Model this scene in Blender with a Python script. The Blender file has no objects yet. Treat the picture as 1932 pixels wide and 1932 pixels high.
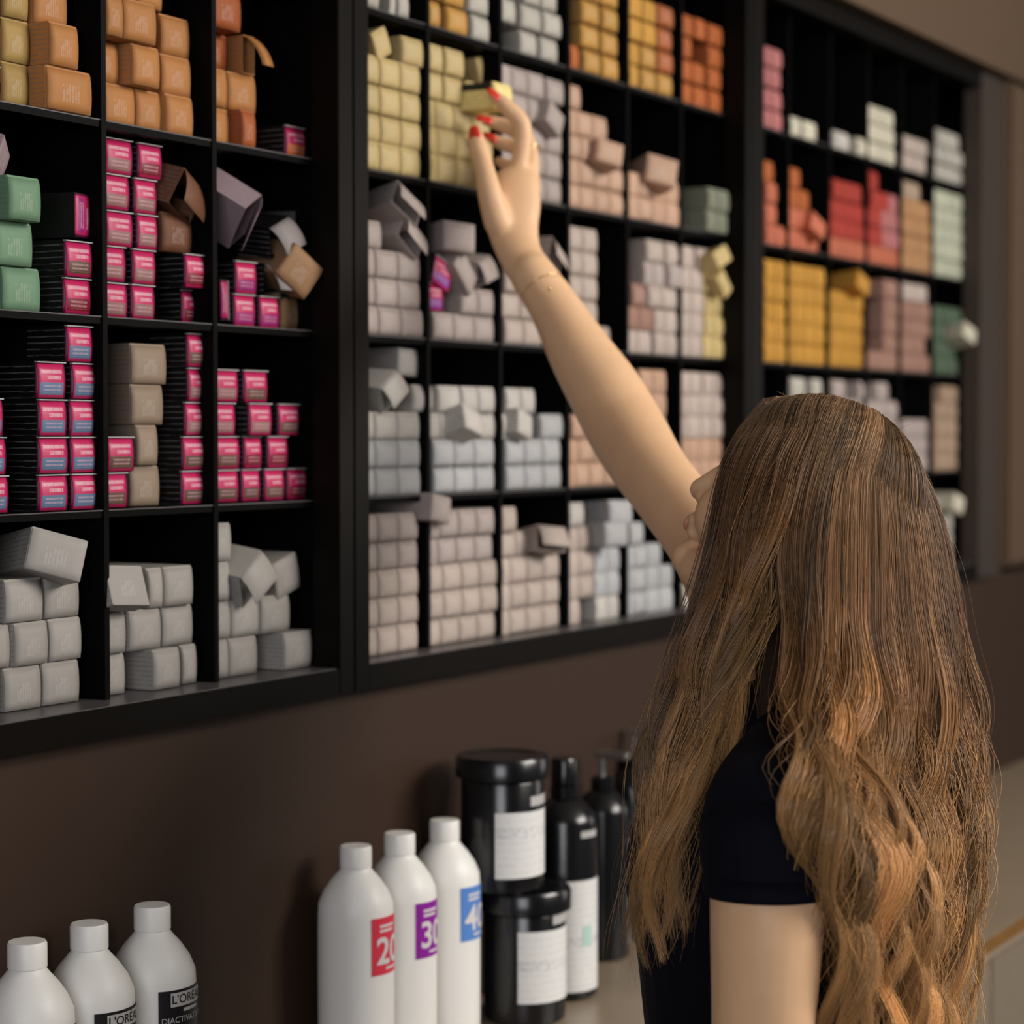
import bpy, bmesh, math, random
import numpy as np
from mathutils import Vector, Matrix, noise
random.seed(7); RNG = np.random.default_rng(7)
sc = bpy.context.scene
C = sc.collection

# ------------------------------------------------------------------ camera, light, exposure
CZ = 1.60                                   # eye height
F_PX = 4100.0; PHI = math.radians(30.2); TILT = math.atan(151/F_PX)
_c, _s = math.cos(PHI), math.sin(PHI)
FW = Vector((_c*math.cos(TILT), _s*math.cos(TILT), -math.sin(TILT)))
RT = Vector((_s, -_c, 0.0)); UP = RT.cross(FW)
cam = bpy.data.cameras.new('camera'); camo = bpy.data.objects.new('camera', cam); C.objects.link(camo)
cam.sensor_width = 24; cam.sensor_height = 24; cam.lens = F_PX/1932*24
M = Matrix((RT, UP, -FW)).transposed().to_4x4(); M.translation = (0, 0, CZ); camo.matrix_world = M
cam.clip_start = .05
cam.dof.use_dof = True; cam.dof.focus_distance = 1.95; cam.dof.aperture_fstop = 2.8
sc.camera = camo
sc.view_settings.view_transform = 'Standard'; sc.view_settings.look = 'None'
sc.view_settings.gamma = 1; sc.view_settings.exposure = 0.0
sc.view_settings.use_curve_mapping = False
w = bpy.data.worlds.new('world'); sc.world = w; w.use_nodes = True
w.node_tree.nodes['Background'].inputs[0].default_value = (.80, .88, 1, 1)
w.node_tree.nodes['Background'].inputs[1].default_value = .05
def area(name, loc, target, size, power, col):
    l = bpy.data.lights.new(name, 'AREA'); l.shape = 'RECTANGLE'; l.size, l.size_y = size; l.energy = power; l.color = col
    o = bpy.data.objects.new(name, l); C.objects.link(o); o.location = loc
    o.rotation_euler = (Vector(target)-Vector(loc)).to_track_quat('-Z', 'Y').to_euler()
    return o
area('window_light', (2.9, -1.75, 2.85), (2.3, 1.2, 1.45), (2.0, 1.3), 150, (1, .95, .88))
area('side_window_light', (-1.9, -.7, 2.0), (1.8, 1.0, 1.4), (1.7, 1.5), 52, (.95, .96, 1))

area('far_fill_light', (6.3, -1.4, 1.9), (3.6, 1.0, 1.4), (1.5, 1.5), 15, (1, .93, .84))  # unseen lamp added for grazing sheen on the far stile and right wall

# ------------------------------------------------------------------ helpers
def pt(x, y, d):                            # the point seen at (x, y) at forward distance d
    v = FW + RT*((x-966)/F_PX) - UP*((y-966)/F_PX)
    return Vector((0, 0, CZ)) + v*d
def at(x, y, Y):                            # the point seen at (x, y) on the vertical plane at Y
    v = FW + RT*((x-966)/F_PX) - UP*((y-966)/F_PX)
    return Vector((0, 0, CZ)) + v*(Y/v.y)
def X_at(x, Y): return at(x, 815, Y).x
def lin(c):
    return tuple((v/255/12.92 if v/255 <= .04045 else ((v/255+.055)/1.055)**2.4) for v in c)
def alb(c, k=.60):                          # albedo that shows as display colour c under the key light
    return tuple(min(.86, v/k) for v in lin(c))
def tag(o, label=None, cat=None, group=None, kind=None):
    if label: o['label'] = label
    if cat: o['category'] = cat
    if group: o['group'] = group
    if kind: o['kind'] = kind
    return o
def empty(name, loc, label, cat, group=None, rz=0):
    o = bpy.data.objects.new(name, None); C.objects.link(o); o.location = loc; o.rotation_euler = (0, 0, rz)
    return tag(o, label, cat, group)
def add(name, me, m=None, parent=None, loc=None):
    o = bpy.data.objects.new(name, me); C.objects.link(o)
    if m and not me.materials: me.materials.append(m)
    if parent: o.parent = parent
    if loc is not None: o.location = loc
    return o
def mesh(name, v, f, smooth=False):
    me = bpy.data.meshes.new(name); me.from_pydata([tuple(p) for p in v], [], f); me.update()
    if smooth: me.polygons.foreach_set('use_smooth', [True]*len(me.polygons))
    return me
def bm_mesh(bm, name, smooth=False):
    bmesh.ops.recalc_face_normals(bm, faces=bm.faces)
    me = bpy.data.meshes.new(name); bm.to_mesh(me); bm.free()
    if smooth: me.polygons.foreach_set('use_smooth', [True]*len(me.polygons))
    return me
def box_bm(bm, x0, x1, y0, y1, z0, z1, bev=0):
    r = bmesh.ops.create_cube(bm, size=1)
    vs = r['verts']
    for v in vs:
        v.co = Vector(((x0+x1)/2+v.co.x*(x1-x0), (y0+y1)/2+v.co.y*(y1-y0), (z0+z1)/2+v.co.z*(z1-z0)))
    if bev: bmesh.ops.bevel(bm, geom=list({e for v in vs for e in v.link_edges}), offset=bev, segments=2, affect='EDGES')
def box(name, x0, x1, y0, y1, z0, z1, m, parent=None, bev=0, org=(0, 0, 0)):
    bm = bmesh.new(); box_bm(bm, x0-org[0], x1-org[0], y0-org[1], y1-org[1], z0-org[2], z1-org[2], bev)
    o = add(name, bm_mesh(bm, name), m, parent)
    if parent is None: o.location = org
    return o
def lathe(name, prof, m, parent=None, loc=None, n=40, smooth=True):
    v, f = [], []
    for r, z in prof:
        for k in range(n):
            a = 2*math.pi*k/n; v.append((r*math.cos(a), r*math.sin(a), z))
    for i in range(len(prof)-1):
        for k in range(n):
            k2 = (k+1) % n; f.append((i*n+k, i*n+k2, (i+1)*n+k2, (i+1)*n+k))
    f.append(tuple(range(n))[::-1]); f.append(tuple((len(prof)-1)*n+k for k in range(n)))
    me = mesh(name, v, f, smooth)
    for p in me.polygons[-2:]: p.use_smooth = False
    o = add(name, me, m, parent, loc)
    if smooth:
        e = o.modifiers.new('edges', 'EDGE_SPLIT'); e.split_angle = math.radians(42)
    return o
def wrap(name, r, a0, a1, z0, z1, m, parent, n=16, t=.0006, taper=0):
    """a curved sticker on a cylinder: angles measured from -Y, positive towards +X"""
    v, f = [], []
    for j, rr in enumerate((r, r+t)):
        for k in range(n+1):
            a = a0+(a1-a0)*k/n
            for z in (z0, z1): v.append((rr*math.sin(a), -rr*math.cos(a), z))
    q = 2*(n+1)
    for k in range(n):
        b = q+2*k; f.append((b, b+2, b+3, b+1)); b = 2*k; f.append((b, b+1, b+3, b+2))
        f.append((2*k, 2*k+2, q+2*k+2, q+2*k)); f.append((2*k+1, q+2*k+1, q+2*k+3, 2*k+3))
    f.append((0, q, q+1, 1)); f.append((2*n, 2*n+1, q+2*n+1, q+2*n))
    return add(name, mesh(name, v, f), m, parent)
def wrap_text(name, s, size, r, a_mid, z, m, parent, bold=.0):
    cu = bpy.data.curves.new('text', 'FONT'); cu.body = s; cu.size = size; cu.align_x = 'CENTER'; cu.offset = bold*size
    o = bpy.data.objects.new('text', cu); C.objects.link(o)
    dg = bpy.context.evaluated_depsgraph_get(); dg.update()
    me = bpy.data.meshes.new_from_object(o.evaluated_get(dg))
    bpy.data.objects.remove(o); bpy.data.curves.remove(cu)
    bm = bmesh.new(); bm.from_mesh(me)
    long_e = [e for e in bm.edges if e.calc_length() > .004]
    bmesh.ops.subdivide_edges(bm, edges=long_e, cuts=3) if long_e else None
    for v in bm.verts:
        a = a_mid+v.co.x/r; v.co = Vector((r*math.sin(a), -r*math.cos(a), z+v.co.y))
    bm.to_mesh(me); bm.free(); me.materials.clear()
    return add(name, me, m, parent)

# ------------------------------------------------------------------ materials
def new_mat(name):
    m = bpy.data.materials.new(name); m.use_nodes = True
    return m, m.node_tree.nodes, m.node_tree.links, m.node_tree.nodes['Principled BSDF']
def mat(name, col, rough=.6, spec=.3, metal=0, var=.0, scale=20, bump=0):
    m, N, L, B = new_mat(name)
    B.inputs['Base Color'].default_value = (*col, 1); B.inputs['Roughness'].default_value = rough
    B.inputs['Specular IOR Level'].default_value = spec; B.inputs['Metallic'].default_value = metal
    if var or bump:
        tc = N.new('ShaderNodeTexCoord'); no = N.new('ShaderNodeTexNoise'); no.inputs['Scale'].default_value = scale
        no.inputs['Detail'].default_value = 4; L.new(tc.outputs['Object'], no.inputs['Vector'])
        if var:
            mx = N.new('ShaderNodeMix'); mx.data_type = 'RGBA'
            mx.inputs[6].default_value = (*[v*(1-var) for v in col], 1); mx.inputs[7].default_value = (*[min(1, v*(1+var)) for v in col], 1)
            L.new(no.outputs['Fac'], mx.inputs[0]); L.new(mx.outputs[2], B.inputs['Base Color'])
        if bump:
            bp = N.new('ShaderNodeBump'); bp.inputs['Strength'].default_value = bump; bp.inputs['Distance'].default_value = .002
            L.new(no.outputs['Fac'], bp.inputs['Height']); L.new(bp.outputs[0], B.inputs['Normal'])
    return m
class NB:                                   # tiny maths-node helper
    def __init__(s, m): s.N, s.L = m.node_tree.nodes, m.node_tree.links
    def m(s, op, a, b=0., c=None):
        n = s.N.new('ShaderNodeMath'); n.operation = op
        for i, v in enumerate((a, b, c)):
            if v is None: continue
            if hasattr(v, 'is_linked'): s.L.new(v, n.inputs[i])
            else: n.inputs[i].default_value = v
        return n.outputs[0]
    def band(s, v, a, b):                   # 1 inside a..b
        return s.m('MULTIPLY', s.m('GREATER_THAN', v, a), s.m('LESS_THAN', v, b))
    def mix(s, f, a, b):
        n = s.N.new('ShaderNodeMix'); n.data_type = 'RGBA'
        for i, v in ((0, f), (6, a), (7, b)):
            if hasattr(v, 'is_linked'): s.L.new(v, n.inputs[i])
            elif i == 0: n.inputs[0].default_value = v
            else: n.inputs[i].default_value = (*v, 1)
        return n.outputs[2]
    def xyz(s):
        t = s.N.new('ShaderNodeTexCoord'); q = s.N.new('ShaderNodeSeparateXYZ'); s.L.new(t.outputs['Object'], q.inputs[0])
        return q.outputs
    def geo_n(s):
        g = s.N.new('ShaderNodeTexCoord'); q = s.N.new('ShaderNodeSeparateXYZ'); s.L.new(g.outputs['Normal'], q.inputs[0])
        return q.outputs
    def noise(s, scale, vec=None, stretch=None):
        n = s.N.new('ShaderNodeTexNoise'); n.inputs['Scale'].default_value = scale
        t = s.N.new('ShaderNodeTexCoord')
        if stretch:
            mp = s.N.new('ShaderNodeMapping'); mp.inputs['Scale'].default_value = stretch
            s.L.new(t.outputs['Object'], mp.inputs[0]); s.L.new(mp.outputs[0], n.inputs['Vector'])
        else: s.L.new(t.outputs['Object'], n.inputs['Vector'])
        return n.outputs['Fac']
    def objcol(s): return s.N.new('ShaderNodeObjectInfo').outputs['Color']

M_BLACK = mat('black_melamine', (.0022, .0020, .0020), .5, .05)
M_FRAME = mat('dark_brown_frame', (.0042, .0032, .0025), .38, .08, var=.15, scale=8)
M_END = mat('brown_end_stile', (.045, .033, .027), .45, .2, var=.1, scale=8)
M_WALL = mat('brown_wall', alb((37, 23, 14)), .6, .3, var=.10, scale=3, bump=.05)
M_BEIGE = mat('taupe_panel', alb((66, 51, 38)), .6, .3, var=.06, scale=4)
M_COUNTER = mat('taupe_worktop', alb((112, 99, 84)), .32, .45, var=.12, scale=14)
M_EDGE = mat('ochre_wood_edge', alb((92, 64, 28)), .45, .4, var=.25, scale=30)
M_FLOOR = mat('grey_floor', (.12, .11, .10), .5, .3, var=.1)
M_CEIL = mat('white_ceiling', (.42, .40, .37), .8, .2, var=.03)
M_DOORF = mat('grey_cabinet_front', alb((94, 84, 72)), .55, .3, var=.08, scale=40)
M_PLASTIC = mat('white_plastic', (.74, .72, .69), .42, .35)
M_BLKPL = mat('black_plastic', (.006, .006, .007), .22, .5)
M_BLKLBL = mat('black_label', (.010, .009, .011), .4, .4)
M_RED = mat('red_label', alb((165, 40, 55)), .5, .3)
M_PURP = mat('purple_label', alb((105, 15, 115)), .5, .3)
M_BLUE = mat('blue_label', alb((62, 100, 155)), .5, .3)
M_INK = mat('pale_print', (.62, .58, .58), .5, .3)
M_GREYBAR = mat('pale_grey_bar', (.42, .41, .40), .5, .3)
M_DARKINK = mat('dark_print', (.012, .011, .011), .5, .3)
M_MAG = mat('magenta_print', alb((120, 30, 110)), .5, .3)
M_STEEL = mat('brushed_steel', (.6, .6, .6), .3, .5, 1)
M_GOLD = mat('gold', (.85, .62, .30), .22, .5, 1)
M_NAIL = mat('red_nail_varnish', (.62, .035, .018), .18, .5)

def paper_mat(name, lines):                 # coloured card: object colour plus faint print
    m, N, L, B = new_mat(name); n = NB(m); x, y, z = n.xyz()
    col = n.objcol()
    fi = n.noise(90); base = n.mix(n.m('MULTIPLY', fi, .22), col, (.20, .16, .12))
    if lines == 'side':                     # ruled small print on the long sides
        nx = n.m('ABSOLUTE', n.geo_n()[0]); on = n.m('GREATER_THAN', nx, .7)
        zz = n.m('MODULO', z, .0046); ln = n.m('LESS_THAN', zz, .0013)
        br = n.m('GREATER_THAN', n.noise(60, None, (1, 1.5, 8)), .42)
        k = n.m('MULTIPLY', n.m('MULTIPLY', on, ln), n.m('MULTIPLY', br, .45))
        base = n.mix(k, base, (.13, .13, .15))
    else:                                   # shade name printed upright on the end
        ax = n.m('ABSOLUTE', x); blk = n.m('MULTIPLY', n.m('LESS_THAN', ax, .010), n.band(z, .009, .025))
        st = n.m('GREATER_THAN', n.m('MODULO', n.m('ADD', x, .1), .0033), .0012)
        br = n.m('GREATER_THAN', n.noise(520, None, (1, 1, .35)), .45)
        base = n.mix(n.m('MULTIPLY', n.m('MULTIPLY', blk, st), n.m('MULTIPLY', br, .17)), base, (.62, .58, .54))
    L.new(base, B.inputs['Base Color']); B.inputs['Roughness'].default_value = .62; B.inputs['Specular IOR Level'].default_value = .25
    return m
M_CARD = paper_mat('card_side', 'side'); M_CARDEND = paper_mat('card_end', 'end')
def black_card():
    m, N, L, B = new_mat('black_card'); n = NB(m); x, y, z = n.xyz()
    nx = n.m('ABSOLUTE', n.geo_n()[0]); on = n.m('GREATER_THAN', nx, .7)
    ln = n.m('LESS_THAN', n.m('MODULO', z, .0058), .0012)
    br = n.m('GREATER_THAN', n.noise(40, None, (1, 1.2, 30)), .46)
    k = n.m('MULTIPLY', n.m('MULTIPLY', on, ln), n.m('MULTIPLY', br, .8))
    k = n.m('MULTIPLY', k, n.m('LESS_THAN', y, .045))
    L.new(n.mix(k, (.005, .0045, .005), (.13, .125, .13)), B.inputs['Base Color'])
    B.inputs['Roughness'].default_value = .4; B.inputs['Specular IOR Level'].default_value = .3
    return m
M_BLKCARD = black_card()
def pink_label():
    m, N, L, B = new_mat('pink_end_print'); n = NB(m); x, y, z = n.xyz(); H = .0347
    band = n.objcol()
    inx = n.m('LESS_THAN', n.m('ABSOLUTE', x), .0165)
    low = n.m('MULTIPLY', n.band(z, .0035, .0150), inx)
    pink = n.mix(n.m('GREATER_THAN', n.m('ABSOLUTE', x), .0182), (.46, .016, .095), (.10, .005, .035))
    c = n.mix(low, pink, band)
    br = n.m('GREATER_THAN', n.noise(600, None, (1, 1, .2)), .44)
    t1 = n.m('MULTIPLY', n.band(z, .0235, .0268), n.m('LESS_THAN', n.m('ABSOLUTE', x), .0150))
    t2 = n.m('MULTIPLY', n.band(z, .0178, .0212), n.m('LESS_THAN', n.m('ABSOLUTE', n.m('ADD', x, -.0025)), .0098))
    t3 = n.m('MULTIPLY', n.m('MULTIPLY', n.band(z, .0052, .0135), n.m('LESS_THAN', n.m('MODULO', z, .0036), .0019)), n.m('LESS_THAN', n.m('ABSOLUTE', x), .0125))
    k = n.m('MULTIPLY', n.m('MAXIMUM', n.m('MAXIMUM', t1, t2), n.m('MULTIPLY', t3, .55)), n.m('ADD', n.m('MULTIPLY', br, .4), .35))
    c = n.mix(k, c, (.62, .36, .42))
    L.new(c, B.inputs['Base Color']); B.inputs['Roughness'].default_value = .42; B.inputs['Specular IOR Level'].default_value = .35
    return m
M_PINK = pink_label()
def label_mat(name, tint):                  # white sticker with grey small print
    m, N, L, B = new_mat(name); n = NB(m); x, y, z = n.xyz()
    ln = n.m('LESS_THAN', n.m('MODULO', z, .0085), .003)
    big = n.band(z, .066, .078)
    br = n.m('GREATER_THAN', n.noise(160, None, (1, 1, 2)), .5)
    k = n.m('MULTIPLY', n.m('MAXIMUM', n.m('MULTIPLY', ln, .16), n.m('MULTIPLY', big, .34)), br)
    L.new(n.mix(k, (.70, .69, .68), tint), B.inputs['Base Color']); B.inputs['Roughness'].default_value = .5
    return m
M_STICK = label_mat('white_sticker', (.25, .25, .30))

# ------------------------------------------------------------------ the room
Y0 = 1.335                                  # plane of the cabinet frames
YG = 1.370                                  # front edges of the shelves and dividers, set back
Z = [CZ+.4757, CZ+.2947, CZ+.1097, CZ-.0737, CZ-.2550]   # tops of the five shelf boards, top to bottom
ZB, ZT = CZ-.2846, CZ+.694
def struct(o): o['kind'] = 'structure'; return o
struct(box('floor', -2.2, 6.6, -2.9, 1.62, -.05, 0, M_FLOOR))
struct(box('ceiling', -2.2, 6.6, -2.9, 1.62, 3.30, 3.35, M_CEIL))
struct(box('wall_back', -2.2, 6.6, 1.362, 1.62, 0, ZB-.001, M_WALL))
struct(box('trim_1', -2.2, 6.6, 1.312, 1.62, ZT+.004, 3.30, M_BEIGE))           # bulkhead above the cabinets
struct(box('trim_2', 4.236, 6.6, 1.322, 1.62, ZB+.015, ZT+.003, M_BEIGE, bev=.01))   # taupe panel beyond the far cabinet
struct(box('wall_upper', -2.2, 1.048, 1.362, 1.62, ZB, ZT+.003, M_WALL))

# ------------------------------------------------------------------ the three wall cabinets
CABS = {1: (1.05, 1.953, [1.256, 1.424, 1.592, 1.760]), 2: (1.954, 3.005, [2.163, 2.33, 2.505, 2.674, 2.843]),
        3: (3.006, 4.232, [3.236, 3.409, 3.583, 3.753, 3.924])}
INNER = {1: (1.075, 1.925), 2: (1.983, 2.985), 3: (3.054, 4.090)}
def cabinet(k, label):
    x0, x1, dv = CABS[k]; i0, i1 = INNER[k]
    r = empty('wall_cabinet', ((x0+x1)/2, Y0, ZB), label, 'cabinet', 'black compartment wall cabinets')
    o = r.location
    def b(n, *a, m=M_BLACK, bev=0): return box(n, *a, m, r, bev, org=o)
    b('back_panel', x0+.001, x1-.001, 1.590, 1.60, ZB+.001, ZT-.001)
    b('side_panel', x0+.0005, x0+.014, YG, 1.59, ZB+.03, Z[0]+.19); b('side_panel', x1-.014, x1-.0005, YG, 1.59, ZB+.03, Z[0]+.19)
    b('stile', x0+.0006, i0, Y0, YG, ZB+.001, ZT-.001, m=M_FRAME, bev=.001)
    b('stile', i1, x1-.0006, Y0, YG, ZB+.001, ZT-.001, m=M_END if k == 3 else M_FRAME, bev=.001)
    b('bottom_rail', i0+.0002, i1-.0002, Y0+.0004, Y0+.004, ZB+.001, Z[4]-.001, m=M_FRAME)
    b('bottom_board', i0+.0002, i1-.0002, Y0+.004, YG, ZB+.002, Z[4], m=M_SILL); b('bottom_board', x0+.014, x1-.014, YG, 1.59, ZB+.002, Z[4], m=M_SILL)
    b('top_rail', i0+.0002, i1-.0002, Y0+.0004, Y0+.004, Z[0]+.187, ZT-.001, m=M_FRAME)
    b('top_board', x0+.014, x1-.014, Y0+.004, 1.59, Z[0]+.188, ZT-.002)
    for z in Z[:4]:
        b('shelf', x0+.014, x1-.014, YG+.002, 1.59, z-.0075, z)
        b('shelf_highlight', x0+.014, x1-.014, YG+.0012, YG+.002, z-.0012, z-.0001, m=M_SILL)  # paler strip paints in the highlight along the shelf's top edge
    for x in dv: b('divider', x-.007, x, YG, 1.59, Z[4], Z[0]+.188)
    return r
M_SILL = mat('sheen_grey_board', (.085, .076, .078), .32, .45)  # sheen on the dark boards is put into this grey base colour
cabinet(1, 'near black wall cabinet holding pink ended cartons')
cabinet(2, 'middle black wall cabinet behind the raised arm')
cabinet(3, 'far black wall cabinet beside the taupe end panel')

# ------------------------------------------------------------------ cartons
KIND = {'p': (.0424, .0322), 'b': (.0492, .0402), 'k': (.0429, .0347)}     # width, height
LEN = .150
def carton_body(kind, open_=False):
    w, h = KIND[kind]; bm = bmesh.new()
    if not open_:
        box_bm(bm, -w/2+.0003, w/2-.0003, 0, LEN, .0002, h-.0002, .0008)
    else:                                   # empty sleeve: four thin walls, open at the end
        t = .0009
        box_bm(bm, -w/2, -w/2+t, 0, LEN, 0, h); box_bm(bm, w/2-t, w/2, 0, LEN, 0, h)
        box_bm(bm, -w/2+t, w/2-t, 0, LEN, 0, t); box_bm(bm, -w/2+t, w/2-t, 0, LEN, h-t, h)
        box_bm(bm, -w/2+t, w/2-t, LEN-t, LEN, t, h-t)
    return bm_mesh(bm, 'carton')
def end_flap(kind, inset=.0012, bulge=.0042, z_top=.0022, th=.0006):
    """bowed end flap closing a carton; its slit is at the upper edge"""
    w, h = KIND[kind]; nx, nz = 6, 5; v, f = [], []
    for lay in (0, 1):
        for j in range(nz+1):
            for i in range(nx+1):
                a, b = i/nx*2-1, j/nz
                y = -.0002-bulge*(1-a*a*.55)*(math.sin(math.pi*min(1, b*.92+.08))**.7)
                v.append(((w/2-inset)*a, (y-th) if lay else .0003, inset*.6+(h-z_top-inset*.6)*b))
    q = (nx+1)*(nz+1)
    for j in range(nz):
        for i in range(nx):
            a = j*(nx+1)+i; f.append((q+a, q+a+1, q+a+nx+2, q+a+nx+1))
    edge = [i for i in range(nx+1)]+[(j+1)*(nx+1)-1 for j in range(1, nz+1)]+[nz*(nx+1)+i for i in range(nx-1, -1, -1)]+[j*(nx+1) for j in range(nz-1, 0, -1)]
    for a, b in zip(edge, edge[1:]+edge[:1]): f.append((a, b, q+b, q+a))
    return mesh('end_flap', v, f, True)
def tuck_lip(kind):
    w, h = KIND[kind]; bm = bmesh.new(); box_bm(bm, -w/2+.001, w/2-.001, -.0035, .0002, h-.0016, h-.0006)
    return bm_mesh(bm, 'tuck_lip')
def loose_flap(kind):
    """end flap standing open, hinged on the upper edge"""
    w, h = KIND[kind]; v, f = [], []; n = 6
    for lay in (0, 1):
        for k in range(n+1):
            q = k/n; L = h*1.02*q; a = math.radians(62-24*q)
            for x in (-w/2+.0008, w/2-.0008): v.append((x, -L*math.sin(a)-lay*.0005, -L*math.cos(a)+lay*.0003))
    q = 2*(n+1)
    for k in range(n):
        f.append((2*k, 2*k+1, 2*k+3, 2*k+2)); f.append((q+2*k, q+2*k+2, q+2*k+3, q+2*k+1))
        f.append((2*k, 2*k+2, q+2*k+2, q+2*k)); f.append((2*k+1, q+2*k+1, q+2*k+3, 2*k+3))
    f.append((0, q, q+1, 1)); f.append((2*n, 2*n+1, q+2*n+1, q+2*n))
    return mesh('loose_flap', v, f, True)
ME = {}
for kd in 'pbk':
    b = carton_body(kd); b.materials.append(M_BLKCARD if kd == 'k' else M_CARD); ME[kd, 'body'] = b
    b = carton_body(kd, True); b.materials.append(M_BLKCARD if kd == 'k' else M_CARD); ME[kd, 'open'] = b
    e = end_flap(kd); e.materials.append(M_PINK if kd == 'k' else M_CARDEND); ME[kd, 'flap'] = e
    t = tuck_lip(kd); t.materials.append(M_GREYBAR); ME[kd, 'lip'] = t
    t = loose_flap(kd); t.materials.append(M_CARDEND); ME[kd, 'loose'] = t

PAL = {  # display colours and their names
 'yel': ((172, 140, 78), 'pale yellow'), 'ora': ((178, 118, 62), 'orange'), 'dor': ((160, 78, 28), 'deep orange'), 'grn': ((108, 146, 116), 'mint green'),
 'wht': ((164, 159, 154), 'off white'), 'bei': ((150, 130, 112), 'beige'), 'brn': ((108, 62, 38), 'brown'), 'lil': ((150, 128, 136), 'lilac'),
 'tan': ((150, 112, 78), 'tan'), 'crm': ((168, 148, 102), 'cream'), 'mau': ((146, 134, 130), 'mauve'), 'pea': ((164, 132, 112), 'peach'),
 'gry': ((152, 148, 140), 'grey'), 'amb': ((162, 120, 54), 'amber'), 'cor': ((142, 76, 38), 'copper'), 'sge': ((104, 106, 92), 'sage'),
 'cwh': ((150, 150, 152), 'cool white'), 'pkb': ((158, 144, 136), 'pinkish beige'), 'dpk': ((148, 92, 92), 'dusty pink'), 'ivo': ((172, 166, 150), 'ivory'),
 'red': ((140, 48, 40), 'red'), 'sal': ((158, 88, 66), 'salmon'), 'gld': ((160, 116, 46), 'golden'), 'cho': ((132, 100, 88), 'cocoa'),
 'dgn': ((66, 82, 66), 'dark green'), 'pgr': ((156, 158, 140), 'pale green'), 'wrm': ((140, 118, 100), 'taupe')}
BAND = {'blu': ((92, 118, 148), 'blue band'), 'drd': ((122, 30, 40), 'dark red band'), 'vio': ((150, 34, 110), 'violet band'), 'olv': ((96, 74, 58), 'brown band'),
        'gla': ((146, 106, 102), 'glossy pale band'), 'org': ((206, 110, 40), 'orange band'), 'pur': ((110, 50, 130), 'purple band')}  # pale band: glare over dark red print, put into the colour
ORD = ['first', 'second', 'third', 'fourth', 'fifth', 'sixth', 'seventh', 'eighth']
LAY = ['bottom', 'second', 'third', 'fourth', 'fifth', 'sixth', 'seventh']
ROWN = ['top', 'fourth', 'third', 'second', 'bottom']
CABN = {1: 'near', 2: 'middle', 3: 'far'}
BOXES = []                                  # every carton, as data, before any is built
def div_x(cab, col):                        # right face of the divider that closes a column on its near side
    i0 = INNER[cab][0]; return ([i0]+CABS[cab][2])[col] if cab != 1 else CABS[1][2][1:][col]
def stack(cab, col, row, kind, layers, Y=1.408, w=None):
    """layers bottom to top; each a list of (left px or None, right px, colour[, extra dict])"""
    W, H = KIND[kind]; W = w or W; zb = Z[row]; n = 0; Y -= .032
    for li, lay in enumerate(layers):
        jobs = []
        for seg in lay:
            xl, xr, c = seg[:3]; ex = seg[3] if len(seg) > 3 else {}
            Yf = Y+ex.get('dy', 0)+random.uniform(-.003, .003)
            Xr = X_at(xr, Yf)
            if xl is None:
                vis = X_at(XL[cab, col], Yf); m = max(1, math.ceil((Xr-vis-.006)/W)); wd = [W]*m
            else:
                Xl = X_at(xl, Yf); m = max(1, round((Xr-Xl)/W)); wd = [(Xr-Xl)/m]*m
            x = Xr; lst = []
            for q in wd:
                lo = max(x-q, div_x(cab, col)+.002)
                if x-lo > .012: lst.append((lo, x))
                x = lo
            cs = c.split('/')
            for k, (a, b) in enumerate(reversed(lst)):
                jobs.append((a, b, Yf, cs[k*len(cs)//len(lst)], ex))
        jobs.sort(key=lambda j: j[0]); prev = -9
        for k, (a, b, Yf, c, ex) in enumerate(jobs):
            if a < prev: a = prev+.0003
            if b-a < .010: continue
            prev = b
            BOXES.append(dict(cab=cab, col=col, row=row, kind=ex.get('kind', kind), lay=ex.get('lay', li), k=k, n=len(jobs), x=(a+b)/2, w=b-a-(.0030 if row == 0 else .0006),
                              z=zb+(li)*H+.0003+ex.get('dz', 0), Y=Yf, c=c, ex=ex))
def loose(cab, col, row, kind, x, y, Y, c, rot, open_=False, what='tilted', lay=None, L=.6, h=1.0, w=1.0):
    """a carton lying askew: centre of its end at pixel (x, y) on plane Y; rot in degrees about its end"""
    Y -= .034; p = at(x, y, Y)
    BOXES.append(dict(cab=cab, col=col, row=row, kind=kind, c=c, loose=True, p=p, rot=rot, open=open_, what=what, L=L, hs=h, ws=w, Y=Y, w=KIND[kind][0], ex={}))
XL = {(1, 0): -60, (1, 1): 207, (1, 2): 415}
for i, x in enumerate((697, 812, 949, 1077, 1187, 1286)): XL[2, i] = x
for i, x in enumerate((1441, 1488, 1566, 1638, 1701, 1761)): XL[3, i] = x

# --- near cabinet
stack(1, 0, 1, 'b', [[(6, 57, 'yel'), (84, 176, 'ora', {'dy': -.02})], [(6, 60, 'yel'), (84, 151, 'ora', {'dy': -.02})], [(8, 57, 'yel'), (66, 130, 'ora')]], 1.425)
stack(1, 0, 1, 'k', [[(-48, 5, 'drd')], [(-48, 6, 'drd')], [(-46, 5, 'drd')], [(-46, 5, 'drd')]], 1.43)
stack(1, 1, 1, 'b', [[(None, 256, 'ora'), (257, 304, 'ora'), (305, 365, 'ora', {'dy': -.008})], [(None, 226, 'ora'), (245, 303, 'ora', {'dy': -.012}), (304, 361, 'ora')],
                     [(None, 297, 'ora', {'dy': -.02}), (303, 359, 'ora')], [(None, 258, 'ora'), (262, 308, 'ora')]], 1.425)
stack(1, 2, 1, 'b', [[(None, 432, 'ora'), (433, 482, 'dor', {'dy': -.01})], [(None, 483, 'ora')], [(None, 431, 'dor', {'dy': .02}), (432, 483, 'ora', {'open': 1})], [(None, 455, 'dor')]], 1.43)
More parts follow.
